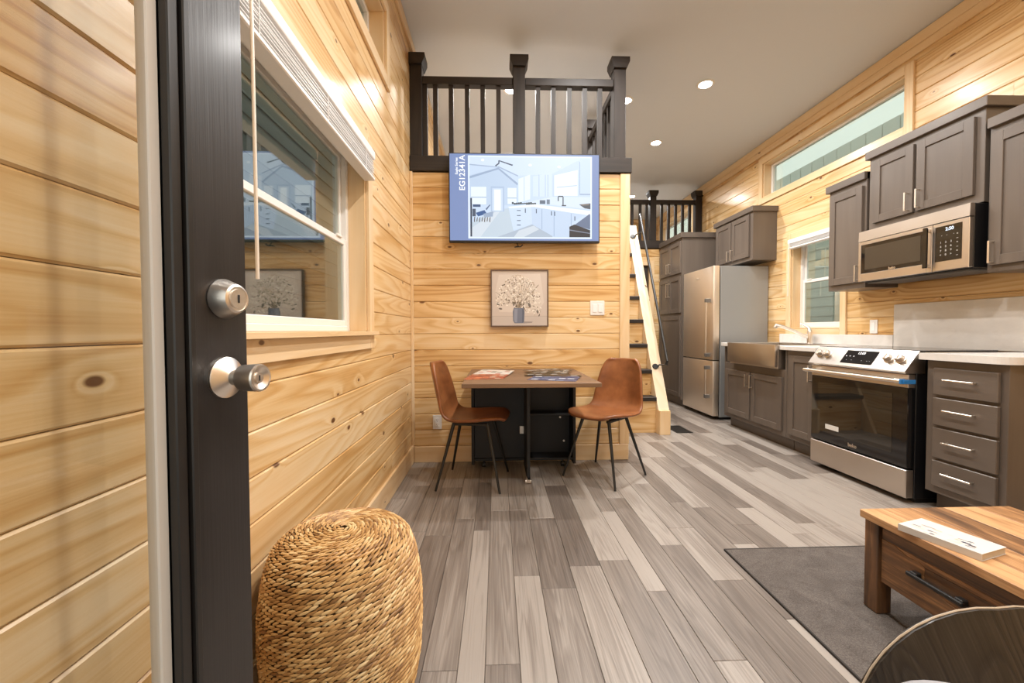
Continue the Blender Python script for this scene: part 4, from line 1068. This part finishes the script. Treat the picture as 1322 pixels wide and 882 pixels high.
t = thing('backsplash', (XR, 2.5, .915), 'white quartz backsplash panel behind the range', 'backsplash')
MB().bbox(XR-.0205, XR-.0015, 1.92, 3.185, .9145, 1.25, .003).build('panel', quartz(), t)
def sink():
    y0, y1 = 3.563, 4.317; x0, x1 = 2.445, 3.017; z0, z1 = .705, .921
    t = thing('apron_sink', (2.73, 3.94, z0), 'stainless apron front farmhouse sink in the counter', 'sink'); st = steel()
    MB().bbox(x0, x0+.03, y0, y1, z0+.015, z1, .006, 2).build('apron_front', st, t, smooth=True)
    b = MB(); w = .014
    b.bbox(x0+.03, x1, y0, y0+w, z0, z1-.002, .003); b.bbox(x0+.03, x1, y1-w, y1, z0, z1-.002, .003); b.bbox(x1-w, x1, y0+w, y1-w, z0, z1-.002, .003); b.bbox(x0+.03, x1-w, y0+w, y1-w, z0, z0+w, .003)
    b.build('basin', st, t); MB().cyl((2.75, 3.94, z0+w), (2.75, 3.94, z0+w+.004), .045, n=24).build('drain', nickel(), t, smooth=True)
sink()
def faucet():
    x, y = 3.085, 3.98
    t = thing('kitchen_faucet', (x, y, .914), 'brushed nickel pull out faucet behind the apron sink', 'faucet'); m = nickel()
    MB().lathe([(.028, 0), (.028, .004), (.024, .008), (.023, .12), (.020, .128)], (x, y, .9145), n=24).build('body', m, t, smooth=True)
    MB().tube([(x-.01, y+.005, .975), (x-.10, y+.07, 1.035), (x-.20, y+.13, 1.09), (x-.235, y+.152, 1.098), (x-.245, y+.158, 1.07)], [.016, .015, .017, .023, .020], 14).build('spout', m, t, smooth=True)
    MB().tube([(x, y, 1.035), (x+.004, y+.02, 1.07), (x-.01, y+.075, 1.105), (x-.02, y+.10, 1.108)], [.019, .014, .008, .006], 12).build('lever', m, t, smooth=True)
faucet()

# ------------------------------------------------------------------ slide-in range
def range_():
    y0, y1 = 2.375, 3.140; xf = 2.452; xb = 3.0
    t = thing('range', (2.75, (y0+y1)/2, 0), 'stainless slide in range with black oven window', 'range'); st = steel()
    MB().bbox(xf+.05, xb, y0+.004, y1-.004, .03, .885, .003).build('body', plain('enamel_black', (.008, .008, .009), .3), t)
    MB().box(xf+.08, xb-.02, y0+.02, y1-.02, 0, .03).build('plinth', black_m(), t)
    # sloped control panel
    p = MB(); p.prism([(xf+.052, .788), (xf-.022, .788), (xf-.028, .80), (xf+.062, .922), (xf+.10, .922), (xf+.10, .788)], y0, y1, 'y')
    cp = p.build('control_panel', st, t)
    A = Vector((xf-.028, 0, .80)); B = Vector((xf+.062, 0, .922)); up = (B-A); L = up.length; up.normalize(); nrm = Vector((-up.z, 0, up.x))
    def on(y, f, d=0.): q = A+up*(L*f)+nrm*d; return Vector((q.x, y, q.z))
    s = MB(); i = [on(2.86, .16, .0008), on(2.615, .16, .0008), on(2.615, .86, .0008), on(2.86, .86, .0008)]; j = [q+nrm*.0015 for q in i]
    s.v = [tuple(q) for q in i+j]; s.f = [(0, 1, 2, 3), (4, 5, 6, 7), (0, 1, 5, 4), (1, 2, 6, 5), (2, 3, 7, 6), (3, 0, 4, 7)]; s.r = [None]*6
    dp = s.build('display', blk_gloss(), cp)
    R3 = Matrix(((0, up.x, nrm.x), (-1, 0, 0), (0, up.z, nrm.z))).to_4x4()
    wm = plain('legend_white', (.5, .5, .5), .5, emit=(.9, .93, 1), estr=.5)
    text_mesh('lettering', '12:00', .026, Matrix.Translation(on(2.735, .72, .0026)) @ R3, wm, dp, .0001)
    for k, yy in enumerate((2.84, 2.81, 2.78)): text_mesh('lettering', 'o', .016, Matrix.Translation(on(yy, .55, .0026)) @ R3, wm, dp, .0001)
    for k, yy in enumerate((2.82, 2.78, 2.70, 2.66, 2.64)): text_mesh('lettering', '-', .016, Matrix.Translation(on(yy, .34, .0026)) @ R3, wm, dp, .0001)
    for y in (3.075, 3.005, 2.525, 2.445):
        c = on(y, .55); kb = MB().lathe([(.030, 0), (.030, .004), (.024, .006), (.023, .030), (.020, .033)], c, nrm, 24).build('knob', st, cp, smooth=True)
        g = MB(); q = [c+nrm*.033+up*a+Vector((0, b, 0)) for a, b in ((-.018, -.0035), (.018, -.0035), (.018, .0035), (-.018, .0035))]; q2 = [v+nrm*.006 for v in q]
        g.v = [tuple(v) for v in q+q2]; g.f = [(0, 1, 2, 3), (4, 5, 6, 7), (0, 1, 5, 4), (1, 2, 6, 5), (2, 3, 7, 6), (3, 0, 4, 7)]; g.r = [None]*6; g.build('grip', st, kb)
    # cooktop
    MB().bbox(xf+.062, xb, y0-.004, y1+.004, .915, .926, .002).build('cooktop', plain('cooktop_glass', (.012, .012, .013), .12), t)
    # oven door
    MB().bbox(xf, xf+.045, y0+.003, y1-.003, .215, .700, .003).build('oven_door', blk_gloss(), t)
    d2_ = MB().bbox(xf-.001, xf+.045, y0+.003, y1-.003, .701, .782, .003).build('door_top', st, t)
    MB().bbox(xf-.0012, xf-.0002, y0+.10, y1-.07, .285, .655, .0004).build('oven_window', plain('oven_pane', (.016, .014, .011), .03, spec=.75), t)
    h = MB().tube([(xf-.052, y0-.012, .742), (xf-.052, y1+.012, .742)], .0125, 14).build('door_handle', nickel(), t, smooth=True)
    for y in (y0+.02, y1-.02): MB().bbox(xf-.058, xf-.0008, y-.022, y+.022, .728, .756, .004).build('handle_end', nickel(), h)
    tp = MB(); tp.bbox(xf-.066, xf-.037, y0-.015, y0-.002, .727, .757, .002); tp.bbox(xf-.052, xf+.02, y0-.022, y0-.014, .728, .752, .001)
    tp.build('blue_tape', plain('tape_blue', (.02, .17, .45), .5), h)
    MB().bbox(xf-.002, xf-.0013, 2.875, 2.995, .315, .350, .0002).build('sticker', plain('sticker_white', (.66, .64, .6), .5), t)
    MB().bbox(xf-.004, xf+.045, y0+.003, y1-.003, .035, .205, .004).build('storage_drawer', st, t)
    M = Matrix.Translation((xf-.0008, 2.76, .248)) @ Matrix(((0, 0, -1), (-1, 0, 0), (0, 1, 0))).to_4x4()
    text_mesh('lettering', 'beko', .035, M, nickel(), t, .0003)
range_()

# ------------------------------------------------------------------ over-the-range microwave
def microwave():
    y0, y1, z0, z1, xf = 2.387, 3.148, 1.420, 1.806, 2.818
    t = thing('microwave', (3.0, (y0+y1)/2, z0), 'stainless over the range microwave with dark window', 'microwave'); st = steel()
    MB().bbox(xf+.03, XR-.001, y0, y1, z0, z1, .003).build('body', plain('enamel_black', (.008, .008, .009), .3), t)
    MB().bbox(xf+.05, XR-.06, y0+.03, y1-.03, z0-.012, z0, .002).build('grille', plain('grille_grey', (.10, .10, .10), .5), t)
    MB().prism([(xf, z1-.076), (xf+.03, z1-.076), (xf+.03, z1), (xf+.003, z1)], y0, y1, 'y').build('vent_panel', st, t)
    ys = 2.600
    fr = MB()
    for q in ((ys, ys+.035, z0+.004, z1-.080), (y1-.022, y1, z0+.004, z1-.080), (ys+.035, y1-.022, z0+.004, z0+.062), (ys+.035, y1-.022, z1-.105, z1-.080)): fr.bbox(xf, xf+.029, *q, .002)
    dr = fr.build('door', st, t)
    MB().box(xf+.004, xf+.028, ys+.033, y1-.020, z0+.060, z1-.103).build('window', blk_gloss(), dr)
    MB().box(xf+.003, xf+.0042, ys+.075, y1-.055, z0+.090, z1-.128).build('mesh_screen', plain('mw_screen', (.05, .04, .03), .15), dr)
    h = MB().bbox(xf-.036, xf-.020, ys+.002, ys+.030, z0+.030, z1-.095, .004).build('handle', blk_gloss(), dr)
    for z in (z0+.045, z1-.112): MB().bbox(xf-.021, xf+.0005, ys+.008, ys+.026, z-.012, z+.012, .002).build('handle_post', nickel(), h)
    MB().bbox(xf, xf+.029, y0, ys-.003, z0+.004, z1-.080, .003).build('control_frame', st, t)
    kp = MB().bbox(xf-.0015, xf+.001, y0+.038, ys-.022, z0+.062, z1-.102, .0006).build('keypad', blk_gloss(), t)
    T = lambda y, z: Matrix.Translation((xf-.0018, y, z)) @ Matrix(((0, 0, -1), (-1, 0, 0), (0, 1, 0))).to_4x4()
    wm = plain('legend_white', (.5, .5, .5), .5, emit=(.9, .93, 1), estr=.5); gm = plain('legend_grey', (.45, .43, .40), .5)
    text_mesh('lettering', '2:50', .028, T(2.495, 1.680), plain('clock_blue', (.1, .1, .1), .5, emit=(.75, .85, 1), estr=1.4), kp, .0001)
    n = 0
    for r in range(4):
        for c in range(3):
            n += 1; text_mesh('lettering', '123456789<0>'[n-1], .017, T(2.545-.030*c, 1.600-.026*r), gm, kp, .0001)
    for r in range(6): text_mesh('lettering', '--' if r % 2 else '=', .017, T(2.450, 1.640-.026*r), gm, kp, .0001)
    for yy in (2.54, 2.51, 2.47): text_mesh('lettering', '-', .018, T(yy, 1.645), gm, kp, .0001)
    text_mesh('lettering', 'beko', .026, Matrix.Translation((xf-.0003, 2.87, z0+.073)) @ Matrix(((0, 0, -1), (-1, 0, 0), (0, 1, 0))).to_4x4(), nickel(), t, .0006)
microwave()

# ------------------------------------------------------------------ refrigerator
def fridge():
    y0, y1, xf, zt = 4.725, 5.50, 2.508, 1.80
    t = thing('refrigerator', (2.83, (y0+y1)/2, 0), 'stainless bottom freezer refrigerator with grey sides', 'refrigerator'); st = steel('stainless_fridge', (.90, .81, .70), .44)
    MB().bbox(xf+.085, XR-.01, y0+.004, y1-.004, .03, zt-.005, .004).build('body', plain('fridge_side', (.33, .34, .345), .42, .35), t)
    MB().box(xf+.10, XR-.05, y0+.03, y1-.03, 0, .03).build('plinth', black_m(), t)
    MB().bbox(xf+.072, xf+.086, y0+.012, y1-.012, .05, zt-.01, .002).build('gasket', black_m(), t)
    zs = .695
    for a, c, h0, h1 in ((zs+.006, zt, .74, 1.42), (.045, zs-.006, .25, .63)):
        d = MB().bbox(xf, xf+.072, y0, y1, a, c, .006, 2).build('door', st, t, smooth=True)
        h = MB().cyl((xf-.05, y0+.075, h0), (xf-.05, y0+.075, h1), .011, n=14).build('handle', nickel(), d, smooth=True)
        for z in (h0+.02, h1-.02): MB().bbox(xf-.062, xf+.0005, y0+.060, y0+.090, z-.022, z+.022, .003).build('handle_bracket', plain('bracket_grey', (.20, .19, .18), .35, .6), h)
    text_mesh('lettering', 'beko', .035, Matrix.Translation((xf-.0002, 5.1, 1.69)) @ Matrix(((0, 0, -1), (-1, 0, 0), (0, 1, 0))).to_4x4(), nickel(), t, .0005)
fridge()

# ------------------------------------------------------------------ floor register by the stair
def register():
    x0, x1, y0, y1 = 1.83, 2.00, 4.14, 4.46
    t = thing('floor_vent', ((x0+x1)/2, (y0+y1)/2, 0), 'dark metal floor vent beside the stair foot', 'vent'); m = plain('vent_dark', (.03, .028, .026), .4, .6)
    b = MB()
    for q in ((x0, x0+.02, y0, y1), (x1-.02, x1, y0, y1), (x0+.02, x1-.02, y0, y0+.02), (x0+.02, x1-.02, y1-.02, y1)): b.bbox(*q, .0003, .005, .001)
    b.build('rim', m, t); MB().box(x0+.019, x1-.019, y0+.019, y1-.019, .0003, .0015).build('well', black_m(), t)
    for k in range(9):
        y = y0+.035+k*(y1-y0-.07)/8; MB().bbox(x0+.018, x1-.018, y-.008, y+.008, .0012, .004, .001).build('louver', m, t)
register()
